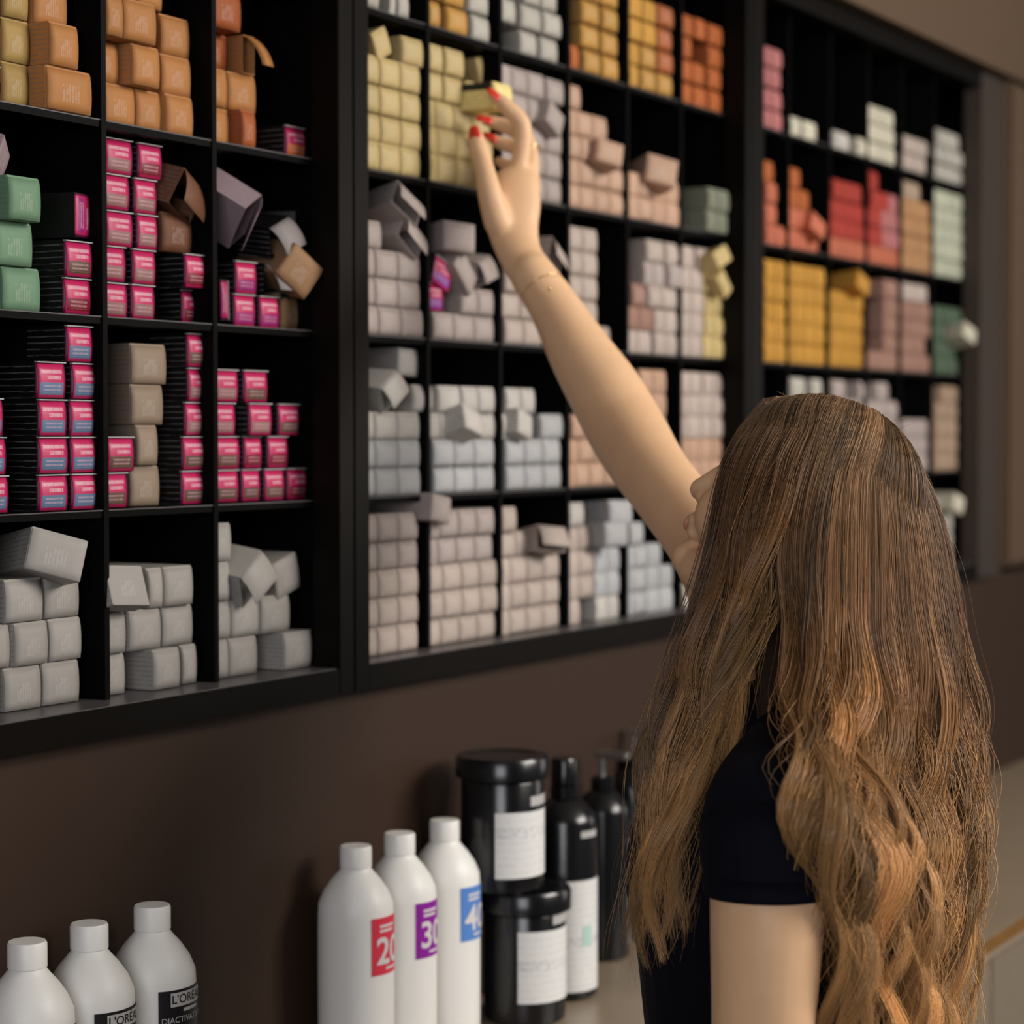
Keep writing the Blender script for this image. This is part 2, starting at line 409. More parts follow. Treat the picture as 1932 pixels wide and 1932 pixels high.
stack(1, 2, 1, 'k', [[(536, 578, 'org')]], 1.425)
stack(1, 0, 2, 'b', [[(2, 76, 'grn')], [(-10, 61, 'grn')], [(16, 78, 'grn', {'dy': -.015})]], 1.42)
stack(1, 0, 2, 'k', [[(117, 172, 'drd')], [(120, 175, 'olv')]], 1.415)
loose(1, 0, 2, 'k', 158, 408, 1.42, 'vio', (0, 90, 12), what='upright')
loose(1, 0, 2, 'p', 2, 302, 1.42, 'lil', (18, 20, 30), what='tilted')
stack(1, 1, 2, 'k', [[(None, 240, 'gla'), (245, 291, 'gla')], [(None, 237, 'gla'), (247, 293, 'gla')], [(None, 251, 'gla'), (256, 297, 'gla')],
                     [(None, 245, 'gla'), (251, 296, 'gla')], [(None, 251, 'gla'), (259, 306, 'drd')]], 1.425)
stack(1, 1, 2, 'k', [[(340, 379, 'drd', {'dy': .01})], [(346, 388, 'drd', {'dy': -.005})]], 1.42)
stack(1, 1, 2, 'b', [[], [], [(304, 361, 'brn', {'dz': -.0105})]], 1.43)
loose(1, 1, 2, 'b', 352, 372, 1.42, 'brn', (14, 24, 6), True, 'open tilted')
stack(1, 2, 2, 'k', [[(438, 480, 'vio'), (486, 525, 'vio')], [(441, 483, 'vio'), (498, 544, 'vio', {'open': 1})]], 1.425)
stack(1, 2, 2, 'b', [[(526, 572, 'tan', {'dy': .012})]], 1.425)
loose(1, 2, 2, 'b', 566, 512, 1.40, 'tan', (10, 34, -18), what='tilted', L=.55)
loose(1, 2, 2, 'p', 462, 418, 1.415, 'lil', (32, 58, 26), True, 'open tilted', w=1.25, h=1.2)
loose(1, 2, 2, 'k', 528, 448, 1.42, 'vio', (8, -22, 8), True, 'open tilted', L=.9)
loose(1, 2, 2, 'k', 561, 437, 1.44, 'vio', (0, 90, 24), what='upper upright', h=.6)
loose(1, 2, 2, 'k', 422, 566, 1.43, 'vio', (0, 88, 4), what='narrow upright', h=.4)
stack(1, 0, 3, 'k', [[(-45, 13, 'blu'), (66, 125, 'blu'), (129, 181, 'blu')], [(-48, 9, 'blu'), (67, 126, 'blu'), (128, 180, 'blu')],
                     [(-50, 4, 'blu'), (68, 124, 'blu'), (127, 178, 'blu')], [(65, 122, 'blu'), (131, 185, 'blu')], [(121, 174, 'blu')]], 1.415)
stack(1, 1, 3, 'k', [[(None, 238, 'olv'), (337, 387, 'olv')], [(None, 251, 'olv'), (339, 392, 'olv')], [(344, 391, 'gla')], [(351, 391, 'gla')], [(349, 390, 'olv')]], 1.42)
stack(1, 1, 3, 'b', [[(241, 297, 'bei')], [(254, 295, 'bei')], [(244, 306, 'bei')], [(245, 312, 'bei')]], 1.43)
stack(1, 2, 3, 'k', [[(None, 448, 'olv'), (451, 488, 'olv'), (494, 534, 'olv'), (537, 578, 'drd')], [(None, 450, 'olv'), (452, 491, 'drd'), (500, 541, 'drd')],
                     [(None, 442, 'gla'), (465, 511, 'gla', {'dy': -.01}), (520, 564, 'olv')], [(None, 448, 'gla'), (456, 503, 'olv')]], 1.425)
stack(1, 0, 4, 'b', [[(0, 71, 'wht'), (73, 144, 'wht')], [(-60, 13, 'wht'), (16, 85, 'wht'), (86, 148, 'wht')], [(3, 76, 'wht'), (78, 144, 'wht')]], 1.42)
loose(1, 0, 4, 'b', 106, 1046, 1.40, 'wht', (-8, 16, -26), what='tilted wide', w=1.15)
stack(1, 1, 4, 'b', [[(None, 230, 'wht'), (283, 335, 'wht', {'dy': -.012}), (336, 366, 'wht')], [(None, 232, 'wht'), (238, 299, 'wht'), (300, 359, 'wht')], [(None, 265, 'wht'), (266, 303, 'wht'), (304, 360, 'wht')]], 1.42)
loose(1, 1, 4, 'b', 240, 1104, 1.40, 'wht', (-20, 4, -4), what='tilted', L=.14)
stack(1, 2, 4, 'b', [[(None, 481, 'wht'), (532, 587, 'wht', {'dy': -.012})], [(None, 431, 'wht'), (431, 485, 'wht'), (488, 543, 'wht')], [(None, 430, 'wht')], [(None, 433, 'wht')]], 1.42)
loose(1, 2, 4, 'b', 476, 1092, 1.41, 'wht', (10, -32, 10), True, 'open tilted')
loose(1, 2, 4, 'b', 540, 1086, 1.42, 'wht', (0, -14, 4), what='tilted')

# --- middle cabinet
def rows(r, c, n): return [[(None, r, c)] for _ in range(n)]
stack(2, 0, 0, 'p', [[(None, 716, 'gry'), (732, 746, 'gry'), (747, 771, 'gry')], [(732, 771, 'gry')]])
stack(2, 1, 0, 'p', [[(None, 830, 'amb'), (841, 881, 'amb'), (887, 922, 'gry')], [(None, 832, 'amb'), (835, 875, 'amb'), (881, 920, 'gry')]])
stack(2, 2, 0, 'p', [[(978, 1011, 'gry'), (1016, 1050, 'gry')], [(None, 971, 'gry'), (980, 1019, 'gry'), (1022, 1057, 'gry')], [(985, 1048, 'gry')]])
stack(2, 3, 0, 'p', [[(None, 1090, 'cor'), (1098, 1130, 'amb'), (1133, 1164, 'amb')], [(1093, 1127, 'amb'), (1131, 1162, 'amb')], [(1094, 1128, 'amb'), (1133, 1163, 'amb')], [(1096, 1162, 'amb')]])
stack(2, 4, 0, 'p', [[(None, 1202, 'amb'), (1206, 1234, 'amb'), (1236, 1265, 'amb')], [(None, 1203, 'amb'), (1206, 1234, 'amb'), (1236, 1266, 'cor')], [(None, 1234, 'amb'), (1236, 1264, 'cor')], [(None, 1234, 'amb'), (1237, 1267, 'cor')]])
stack(2, 5, 0, 'p', [[(None, 1302, 'cor'), (1304, 1329, 'cor'), (1331, 1356, 'cor')], [(None, 1325, 'cor'), (1331, 1356, 'cor')], [(None, 1301, 'cor'), (1331, 1357, 'cor')], [(None, 1304, 'cor'), (1306, 1327, 'cor', {'dy': -.006}), (1331, 1358, 'cor')]])
stack(2, 0, 1, 'p', [[(None, 791, 'crm')], [(None, 792, 'crm')], [(None, 791, 'crm')], [(None, 791, 'crm')], [(757, 797, 'crm')]])
stack(2, 1, 1, 'p', [[(None, 927, 'crm')], [(None, 927, 'crm')], [(None, 922, 'crm')], [(None, 833, 'crm'), (836, 870, 'crm'), (880, 925, 'crm')], [(None, 834, 'crm'), (838, 874, 'crm')]])
loose(2, 0, 1, 'p', 719, 82, 1.41, 'crm', (-6, -22, 8), what='tilted')
loose(2, 1, 1, 'p', 917, 128, 1.43, 'crm', (0, -20, 0), what='tilted')
stack(2, 2, 1, 'p', rows(1056, 'mau', 2)+[[(None, 1057, 'mau')], [(None, 1024, 'mau')], [(None, 1024, 'mau'), (1028, 1061, 'mau')]])
loose(2, 2, 1, 'p', 1047, 224, 1.39, 'mau', (0, 26, 0), what='tilted')
stack(2, 3, 1, 'p', [[(None, 1174, 'pea')], [(None, 1173, 'pea')], [(None, 1122, 'pea')], [(None, 1142, 'pea')], [(None, 1092, 'pea')]])
loose(2, 3, 1, 'p', 1150, 288, 1.385, 'pea', (-8, 12, -30), what='turned')
stack(2, 4, 1, 'p', [[(None, 1278, 'pea')], [(None, 1277, 'pea')]])
loose(2, 4, 1, 'b', 1248, 322, 1.385, 'pea', (-8, 12, -36), what='turned')
stack(2, 5, 1, 'p', [[(1330, 1369, 'sge', {'dy': -.01})], [(1332, 1372, 'sge', {'dy': -.01})]])
stack(2, 0, 2, 'p', [[(None, 796, 'mau')], [(None, 790, 'mau')], [(None, 790, 'mau')], [(None, 718, 'mau')]], w=.047)
loose(2, 0, 2, 'p', 776, 446, 1.40, 'mau', (0, 32, 0), True, 'lower open tilted', w=1.15)
loose(2, 0, 2, 'p', 768, 384, 1.395, 'mau', (-12, 34, -6), True, 'upper open tilted', w=1.1)
stack(2, 1, 2, 'p', [[(None, 929, 'mau')], [(868, 929, 'mau')]], w=.047)
stack(2, 1, 2, 'k', [[], [(None, 834, 'pur', {'dz': -.002})]], 1.41)
loose(2, 1, 2, 'p', 866, 447, 1.39, 'mau', (-4, 4, -24), what='turned', w=1.1, h=1.1)
loose(2, 1, 2, 'p', 878, 512, 1.40, 'mau', (0, 40, 4), what='tilted', w=1.3)
loose(2, 1, 2, 'p', 912, 512, 1.41, 'mau', (6, -16, 10), True, 'open tilted')
loose(2, 1, 2, 'k', 833, 516, 1.41, 'pur', (0, 18, 0), what='tilted')
stack(2, 2, 2, 'p', [[(None, 1020, 'pkb')], [(None, 1012, 'pkb')], [(None, 985, 'pkb')]], w=.047)
loose(2, 2, 2, 'p', 1048, 482, 1.395, 'pkb', (0, 26, 6), True, 'open tilted')
stack(2, 3, 2, 'p', [[(None, 1148, 'pkb')]]+rows(1124, 'pkb', 4))
stack(2, 4, 2, 'p', [[(None, 1226, 'pkb'), (1232, 1276, 'pkb')], [(None, 1230, 'cho'), (1232, 1274, 'pkb')], [(None, 1216, 'cho'), (1220, 1274, 'pkb')], [(1212, 1250, 'mau'), (1252, 1284, 'mau', {'dy': -.01})], [(1218, 1250, 'pkb'), (1254, 1282, 'pkb')]])
stack(2, 5, 2, 'p', [[(None, 1322, 'pkb'), (1324, 1365, 'crm')], [(None, 1324, 'pkb'), (1326, 1366, 'crm')], [(None, 1325, 'pkb'), (1327, 1366, 'crm')], [(None, 1323, 'pkb'), (1325, 1364, 'crm')], [(None, 1306, 'pkb'), (1312, 1344, 'pkb')]])
loose(2, 5, 2, 'p', 1362, 484, 1.38, 'crm', (-12, -24, -10), what='tilted', h=.8)
loose(2, 5, 2, 'p', 1366, 535, 1.385, 'crm', (8, 44, -10), what='tilted', h=.7)
stack(2, 0, 3, 'p', [[(None, 790, 'cwh')], [(None, 790, 'cwh')], [(None, 789, 'wht')], [(776, 814, 'wht')]], w=.047)
loose(2, 0, 3, 'p', 737, 738, 1.40, 'wht', (4, -30, 6), True, 'open tilted')
loose(2, 0, 3, 'p', 771, 684, 1.42, 'wht', (0, 3, -4), what='topmost')
stack(2, 1, 3, 'p', [[(None, 930, 'cwh')], [(None, 930, 'cwh')], [(None, 866, 'wht'), (900, 931, 'wht')], [(824, 866, 'wht'), (868, 931, 'wht')]], w=.047)
loose(2, 1, 3, 'p', 891, 792, 1.385, 'wht', (-18, 16, 4), what='tilted')
stack(2, 2, 3, 'p', [[(None, 1056, 'cwh')], [(None, 1055, 'cwh')], [(None, 968, 'wht'), (1018, 1060, 'cwh')], [(952, 1007, 'wht')]], w=.047)
loose(2, 2, 3, 'p', 990, 800, 1.39, 'wht', (-4, 14, 6), what='tilted')
stack(2, 3, 3, 'p', [[(None, 1165, 'pea')], [(None, 1145, 'pea')], [(None, 1105, 'pea')]])
stack(2, 4, 3, 'p', rows(1254, 'pea', 4)+[[(1205, 1254, 'pea')]])
stack(2, 5, 3, 'p', [[(None, 1364, 'pea')], [(None, 1364, 'pea')], [(None, 1365, 'pkb')], [(None, 1365, 'pkb')], [(None, 1322, 'pkb'), (1324, 1365, 'pkb')]])
stack(2, 0, 4, 'p', [[(None, 785, 'pkb')], [(None, 786, 'pkb')], [(None, 786, 'pkb')], [(None, 785, 'mau')], [(None, 786, 'mau')]])
stack(2, 1, 4, 'p', [[(None, 931, 'pkb')], [(None, 937, 'pkb')], [(None, 935, 'pkb')], [(None, 926, 'mau')], [(None, 930, 'mau')]])
loose(2, 1, 4, 'p', 831, 960, 1.39, 'mau', (0, 10, 0), what='tilted')
stack(2, 2, 4, 'p', [[(None, 1052, 'pkb')], [(None, 1053, 'pkb')], [(None, 1053, 'pkb')], [(None, 1002, 'pkb')], [(None, 972, 'pkb')]])
loose(2, 2, 4, 'p', 1040, 1016, 1.38, 'pkb', (-10, 6, -26), True, 'open turned')
stack(2, 3, 4, 'p', [[(None, 1092, 'pkb'), (1122, 1165, 'wht')], [(None, 1118, 'pkb'), (1120, 1167, 'cwh')], [(None, 1118, 'pkb'), (1120, 1167, 'cwh')], [(None, 1118, 'pkb'), (1120, 1138, 'cwh')], [(None, 1100, 'wht')]])
loose(2, 3, 4, 'p', 1162, 1008, 1.375, 'cwh', (0, 0, -20), what='turned')
loose(2, 3, 4, 'p', 1170, 966, 1.375, 'cwh', (-4, 2, -20), what='turned upper')
stack(2, 4, 4, 'p', [[(None, 1268, 'cwh')], [(None, 1267, 'cwh')], [(None, 1245, 'cwh')], [(None, 1212, 'cwh')]])
stack(2, 5, 4, 'p', [[(None, 1312, 'ivo')]])

# --- far cabinet
stack(3, 0, 0, 'p', [[(None, 1471, 'dpk')], [(None, 1470, 'dpk')], [(None, 1468, 'dpk')], [(None, 1470, 'dpk')]])
stack(3, 1, 0, 'p', [[(None, 1506, 'ivo'), (1511, 1535, 'ivo')]])
stack(3, 2, 0, 'p', [[(1568, 1596, 'wht'), (1612, 1636, 'ivo')]])
stack(3, 3, 0, 'p', [[(None, 1683, 'ivo')], [(None, 1682, 'ivo')], [(None, 1680, 'ivo')]])
stack(3, 4, 0, 'p', [[(None, 1741, 'pkb')], [(None, 1744, 'pkb')]])
stack(3, 5, 0, 'p', [[(None, 1812, 'gry')], [(None, 1811, 'gry')], [(None, 1803, 'gry')]])
stack(3, 0, 1, 'p', [[(None, 1482, 'sal')], [(None, 1461, 'sal')], [(None, 1462, 'sal')], [(None, 1455, 'cor')]])
stack(3, 1, 1, 'p', [[(None, 1539, 'sal')], [(None, 1520, 'sal')], [(None, 1522, 'cor')], [(None, 1505, 'cor')]])
loose(3, 1, 1, 'p', 1543, 425, 1.385, 'sal', (-10, 30, -10), what='tilted')
stack(3, 2, 1, 'p', [[(None, 1627, 'sal')], [(None, 1626, 'red')], [(None, 1624, 'red')], [(None, 1620, 'red')]])
stack(3, 3, 1, 'p', [[(None, 1691, 'sal')], [(None, 1692, 'red/dpk')], [(None, 1690, 'red/dpk')], [(None, 1688, 'red/dpk')], [(None, 1652, 'red')]])
stack(3, 4, 1, 'p', [[(None, 1752, 'tan')], [(None, 1752, 'tan')], [(None, 1750, 'tan')], [(None, 1748, 'tan')], [(None, 1730, 'bei')]])
stack(3, 5, 1, 'p', [[(None, 1814, 'pgr')], [(None, 1811, 'pgr')], [(None, 1811, 'pgr')], [(None, 1810, 'pgr')], [(None, 1810, 'pgr')]])
for q, (xr, n) in enumerate(((1480, 5), (1553, 5), (1624, 4))):
    stack(3, q, 2, 'p', rows(xr, 'gld', n))
loose(3, 2, 2, 'p', 1628, 534, 1.385, 'gld', (-6, 26, -8), what='tilted')
stack(3, 3, 2, 'p', [[(None, 1690, 'cho')], [(1664, 1690, 'cho')], [(1664, 1690, 'cho')], [(1664, 1691, 'cho')], [(1664, 1690, 'cho')]])
stack(3, 4, 2, 'p', [[(None, 1751, 'cho')], [(None, 1742, 'cho')], [(None, 1752, 'cho')], [(None, 1752, 'cho')], [(None, 1745, 'pkb')]])
stack(3, 5, 2, 'p', [[(None, 1804, 'dgn')], [(None, 1800, 'dgn')], [(None, 1780, 'dgn')], [(None, 1812, 'dgn')]])
loose(3, 5, 2, 'p', 1829, 628, 1.37, 'ivo', (-10, 24, -14), what='tilted')
stack(3, 1, 3, 'p', rows(1548, 'gry', 4)+[[(1490, 1516, 'gry'), (1529, 1548, 'gry')]])
stack(3, 2, 3, 'p', rows(1625, 'mau', 3)+[[(1568, 1625, 'mau')], [(1568, 1592, 'mau'), (1618, 1636, 'mau')]])
stack(3, 3, 3, 'p', rows(1693, 'mau', 3)+[[(None, 1693, 'mau')], [(1650, 1674, 'mau')]])
stack(3, 4, 3, 'p', [[(None, 1748, 'mau')], [(None, 1748, 'mau')], [(None, 1748, 'mau')]])
stack(3, 5, 3, 'p', rows(1804, 'wrm', 4)+[[(1774, 1804, 'wrm')]])
stack(3, 5, 4, 'p', rows(1796, 'gry', 3)+[[(None, 1796, 'gry')]])
loose(3, 5, 4, 'p', 1808, 950, 1.375, 'ivo', (0, 20, -10), what='tilted')
# the carton in the hand is drawn half out of the second column
pb = at(930, 204, 1.332)
HELD = dict(x=pb.x+.0215, z=pb.z, Y=1.332)

def proj_area(b):
    X = b['p'].x if b.get('loose') else b['x']; Y = b['Y']
    d = X*_c+Y*_s
    return b['w']*KIND[b['kind']][1]*(Y/d)*(F_PX/d)**2
BOXES.sort(key=lambda b: -proj_area(b))
BOXES.sort(key=lambda b: b['kind'] != 'k')       # the dark cartons first, then the plain ones that show largest
N_SINGLE = 300+sum(b['kind'] == 'k' for b in BOXES)
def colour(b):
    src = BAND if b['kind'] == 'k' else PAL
    c = alb(src[b['c']][0], 1.14 if b['cab'] == 1 else .80); j = 1+random.uniform(-.07, .07)  # near cabinet colours darkened to stand in for weaker light on the left
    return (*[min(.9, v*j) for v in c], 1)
USED = {}
def label_for(b):
    nm = 'black carton with pink end and '+BAND[b['c']][1] if b['kind'] == 'k' else PAL[b['c']][1]+' carton'
    place = f"{ROWN[b['row']]} shelf, {ORD[b['col']]} column of {CABN[b['cab']]} cabinet"
    if b['kind'] == 'k': nm = 'pink ended carton, '+BAND[b['c']][1]
    if b.get('loose'): s = f"{b['what']} {nm.split(',')[0]}, {place}"
    else:
        pos = '' if b['n'] == 1 else f"{ORD[min(b['k'], 7)]} along "
        s = f"{nm.split(',')[0] if len(nm.split()) > 4 and False else nm}, {pos}{LAY[b['lay']]} layer, {place}"
    if len(s.split()) > 16: s = s.replace(' ended', '').replace(' carton, ', ' carton, ').replace(', '+BAND.get(b['c'], ('', ''))[1], '')
    if s in USED:
        USED[s] += 1; s = s.replace(', ', ', next to its twin, ', 1) if USED[s] == 2 else s.replace(', ', ', behind its twins, ', 1)
    else: USED[s] = 1
    return s
def group_for(b): return f"cartons on the {ROWN[b['row']]} shelf of the {CABN[b['cab']]} cabinet"
def place(b, o):
    if b.get('loose'):
        w, h = KIND[b['kind']]; rx, ry, rz = (math.radians(v) for v in b['rot'])
        R = Matrix.Rotation(rz, 4, 'Z') @ Matrix.Rotation(rx, 4, 'X') @ Matrix.Rotation(ry, 4, 'Y')
        S = Matrix.Diagonal((b['ws'], b['L'], b['hs'], 1))
        return Matrix.Translation(b['p']) @ R @ S @ Matrix.Translation((0, 0, -h/2))
    w0 = KIND[b['kind']][0]
    S = Matrix.Diagonal((b['w']/w0, 1, .93 if b['row'] == 0 else 1, 1))
    rz = math.radians(random.uniform(-.5, .5)) if b['n'] > 1 else math.radians(random.uniform(-1.2, 1.2))
    return Matrix.Translation((b['x'], b['Y'], b['z'])) @ Matrix.Rotation(rz, 4, 'Z') @ S
def build_carton(b):
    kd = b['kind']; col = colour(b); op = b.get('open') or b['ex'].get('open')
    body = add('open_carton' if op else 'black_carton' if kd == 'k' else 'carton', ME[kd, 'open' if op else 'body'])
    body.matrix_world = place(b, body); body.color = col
    tag(body, label_for(b), 'carton', group_for(b))
    if op:
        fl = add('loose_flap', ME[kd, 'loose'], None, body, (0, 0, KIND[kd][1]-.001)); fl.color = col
        if kd == 'k': fl.color = (.25, .22, .22, 1)
    else:
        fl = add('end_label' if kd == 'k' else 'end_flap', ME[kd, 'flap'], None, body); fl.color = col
        if kd == 'k': add('tuck_lip', ME[kd, 'lip'], None, body)
    return body
for b in BOXES[:N_SINGLE]: build_carton(b)
def mass(rest):                             # the remaining far cartons, as one object
    V, Fc, CO = [], [], []
    for b in rest:
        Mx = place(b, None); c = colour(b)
        for me in (ME[b['kind'], 'body'], ME[b['kind'], 'flap']):
            o = len(V); V += [tuple(Mx @ v.co) for v in me.vertices]
            Fc += [tuple(o+i for i in p.vertices) for p in me.polygons]; CO += [c]*len(me.vertices)
    me = mesh('far_cartons', V, Fc)
    at_ = me.color_attributes.new('tint', 'FLOAT_COLOR', 'POINT'); at_.data.foreach_set('color', np.array(CO, 'f').ravel())
    m, N, L, B = new_mat('far_card'); a = N.new('ShaderNodeAttribute'); a.attribute_name = 'tint'
    L.new(a.outputs['Color'], B.inputs['Base Color']); B.inputs['Roughness'].default_value = .62; B.inputs['Specular IOR Level'].default_value = .25
    o = add('far_cartons', me, m); tag(o, 'small out of focus cartons stacked in the far compartments', 'cartons', kind='stuff')
print('cartons', len(BOXES))
if len(BOXES) > N_SINGLE: mass(BOXES[N_SINGLE:])
held = add('carton', ME['p', 'body']); held.location = (HELD['x'], HELD['Y'], HELD['z']); held.color = (*alb((196, 172, 112)), 1)
tag(held, 'cream carton pulled out of its stack by red nailed fingers', 'carton')
hf = add('end_flap', ME['p', 'flap'], None, held); hf.color = held.color
bm = bmesh.new(); box_bm(bm, -.0224, -.0216, .002, .06, .023, .0315)
add('side_print', bm_mesh(bm, 'side_print'), M_DARKINK, held)

# ------------------------------------------------------------------ worktop and base units
ZC = CZ-.690
wt = box('worktop', -1.2, 6.2, .917, 1.3615, ZC-.03, ZC, M_COUNTER, None, .001, org=(2.2, 1.15, ZC-.03))
tag(wt, 'long taupe worktop under the wall cabinets with ochre front edge', 'worktop')
box('edge_band', -1.2, 6.2, .9145, .9172, ZC-.019, ZC-.001, M_EDGE, wt, org=(2.2, 1.15, ZC-.03))
for k in range(8):
    x0 = -1.2+k*.925
    bu = empty('base_cabinet', (x0+.46, 1.17, 0), f"grey base cabinet under the worktop, {ORD[k]} along the run", 'cabinet', 'base cabinets under the worktop')
    o = bu.location
    box('body', x0+.002, x0+.923, .96, 1.3605, .10, ZC-.031, M_DOORF, bu, 0, org=o)
    box('plinth', x0+.002, x0+.923, 1.01, 1.3605, .0, .10, M_FRAME, bu, 0, org=o)
    for j in (0, 1):
        a = x0+.004+j*.4605
        box('door', a, a+.456, .942, .9595, .10, ZC-.034, M_DOORF, bu, .001, org=o)

# ------------------------------------------------------------------ developer bottles
BPROF = [(.0375, 0), (.0405, .004), (.0408, .02), (.0410, .10), (.0410, .150), (.0408, .172), (.0400, .186), (.0345, .199), (.0270, .210), (.0200, .218), (.0165, .2225), (.0160, .2260)]
def bottle(x, ytop, label, group, marks):
    z_top = .247
    p = at(x, ytop, 1.312)
    o = empty('developer_bottle', (p.x, 1.310, ZC), label, 'bottle', group)
    lathe('body', BPROF, M_PLASTIC, o)
    lathe('cap', [(.0158, .2235), (.0172, .2245), (.0172, .2445), (.0160, .2468), (.0135, .2470)], M_PLASTIC, o)
    marks(o)
    return o
def vol(num, m):
    def f(o):
        r = .0411; a = math.radians(-3)
        wrap('label', r, a-.50, a+.50, .114, .175, m, o)
        for q, (z, wd) in enumerate(((.1645, .36), (.1595, .30))): wrap('print_line', r+.0007, a-.26, a-.26+wd+.2, z, z+.0028, M_INK, o, 8, .0003)
        wrap_text('number', num, .040, r+.0010, a+.10, .126, M_INK, o, .02)
        wrap('print_line', r+.0007, a-.05, a+.40, .119, .1215, M_INK, o, 8, .0003)
    return f
def dia(mark):
    def f(o):
        r = .0411; a = math.radians(-2)
        wrap('label', r, a-.72, a+.72, .055, .1740, M_BLKLBL, o, 20)
        wrap('name_bar', r+.0007, a-.44, a+.62, .1585, .1715, M_GREYBAR, o, 16, .0003)
        wrap_text('lettering', "L'OR\u00c9AL", .0115, r+.0012, a+.09, .1615, M_DARKINK, o, .012)
        wrap('print_line', r+.0007, a-.10, a+.42, .1530, .1560, M_GREYBAR, o, 10, .0003)
        wrap_text('lettering', 'DIACTIVATEUR', .0080, r+.0010, a, .1435, M_GREYBAR, o, .004)
        wrap('colour_mark', r+.0007, a+.10, a+.42, .065, .1355, M_MAG, o, 8, .0003)
        wrap('print_line', r+.0011, a+.20, a+.30, .070, .1330, M_INK, o, 6, .0003)
    return f
bottle(48, 1785, 'white developer bottle cut by the photo edge, nearest of three', 'white developer bottles', dia(0))
bottle(165, 1748, 'white developer bottle with black label, middle of three', 'white developer bottles', dia(1))
bottle(284, 1715, 'white developer bottle with whole black label in view', 'white developer bottles', dia(2))
bottle(668, 1600, 'white developer bottle with red label', 'white developer bottles', vol('20', M_RED))
bottle(751, 1573, 'white developer bottle with purple label', 'white developer bottles', vol('30', M_PURP))
bottle(836, 1552, 'white developer bottle with blue label beside black jars', 'white developer bottles', vol('40', M_BLUE))

# ------------------------------------------------------------------ black jars and pump bottles
def jar(p, z, label, a_lbl, zl, r=.0485, h=.157):
    o = empty('black_jar', (p.x, p.y, z), label, 'jar', 'black product jars')
    lathe('body', [(r-.006, 0), (r-.001, .004), (r, .012), (r, h-.03), (r-.002, h-.026)], M_BLKPL, o)
    lathe('lid', [(r+.003, h-.026), (r+.0065, h-.0245), (r+.0065, h-.004), (r+.004, h), (r-.008, h), (r-.009, h-.0012)], M_BLKPL, o)
    a = math.radians(a_lbl)
    lb = wrap('label', r, a-.90, a+.95, zl[0], zl[1], M_STICK, o, 22)
    wrap('tag', r, a+.0, a+.86, zl[1]+.006, zl[1]+.017, M_GREYBAR, o, 12)
    return o
D1 = 2.555
j1 = pt(990, 1668, D1); j1.z = ZC
jar(j1, ZC, 'black jar standing on the worktop with another jar on its lid', -18, (.029, .1125))
j2 = pt(948, 1500, 2.535)
jar(j2, ZC+.1576, 'black jar stacked on top of the lower black jar', -18, (.020, .096))
def pump_bottle(p, r, h, label, pump, a_lbl, zl, teal=False):
    o = empty('pump_bottle', (p.x, p.y, ZC), label, 'bottle', 'black pump bottles')
    lathe('body', [(r-.005, 0), (r, .004), (r, h-.03), (r-.003, h-.02), (r*.6, h-.006), (r*.38, h)], M_BLKPL, o)
    a = math.radians(a_lbl)
    wrap('label', r, a-.75, a+.85, zl[0], zl[1], M_STICK, o, 18)
    wrap('tag', r, a-.1, a+.6, zl[1]+.052, zl[1]+.060, M_GREYBAR, o, 10) if teal else None
    if teal: wrap('teal_mark', r+.0008, a-.05, a+.3, zl[0]+.055, zl[0]+.080, mat('teal_print', alb((138, 162, 155)), .5), o, 8, .0003)
    lathe('collar', [(r*.42, h), (r*.42, h+.014), (r*.30, h+.017)], M_BLKPL, o)
    if pump:
        lathe('pump_stem', [(.0042, h+.017), (.0042, h+.040)], M_STEEL, o, n=16)
        bm = bmesh.new(); box_bm(bm, -.009, .009, -.040, .011, h+.040, h+.050, .003)
        add('pump_head', bm_mesh(bm, 'pump_head'), M_STEEL, o)
    else:
        lathe('cap', [(r*.40, h+.017), (r*.40, h+.045), (r*.36, h+.048)], M_BLKPL, o)
    return o
pump_bottle(pt(1064, 1700, 2.665), .0405, .244, 'black bottle with white label and teal mark behind the jars', False, -25, (.012, .147), True)
pump_bottle(pt(1136, 1700, 2.86), .036, .222, 'slim black pump bottle behind the teal marked bottle', True, 60, (.02, .09))
pump_bottle(pt(1196, 1700, 2.98), .037, .235, 'black pump bottle half hidden by the long hair', True, -32, (.078, .140))

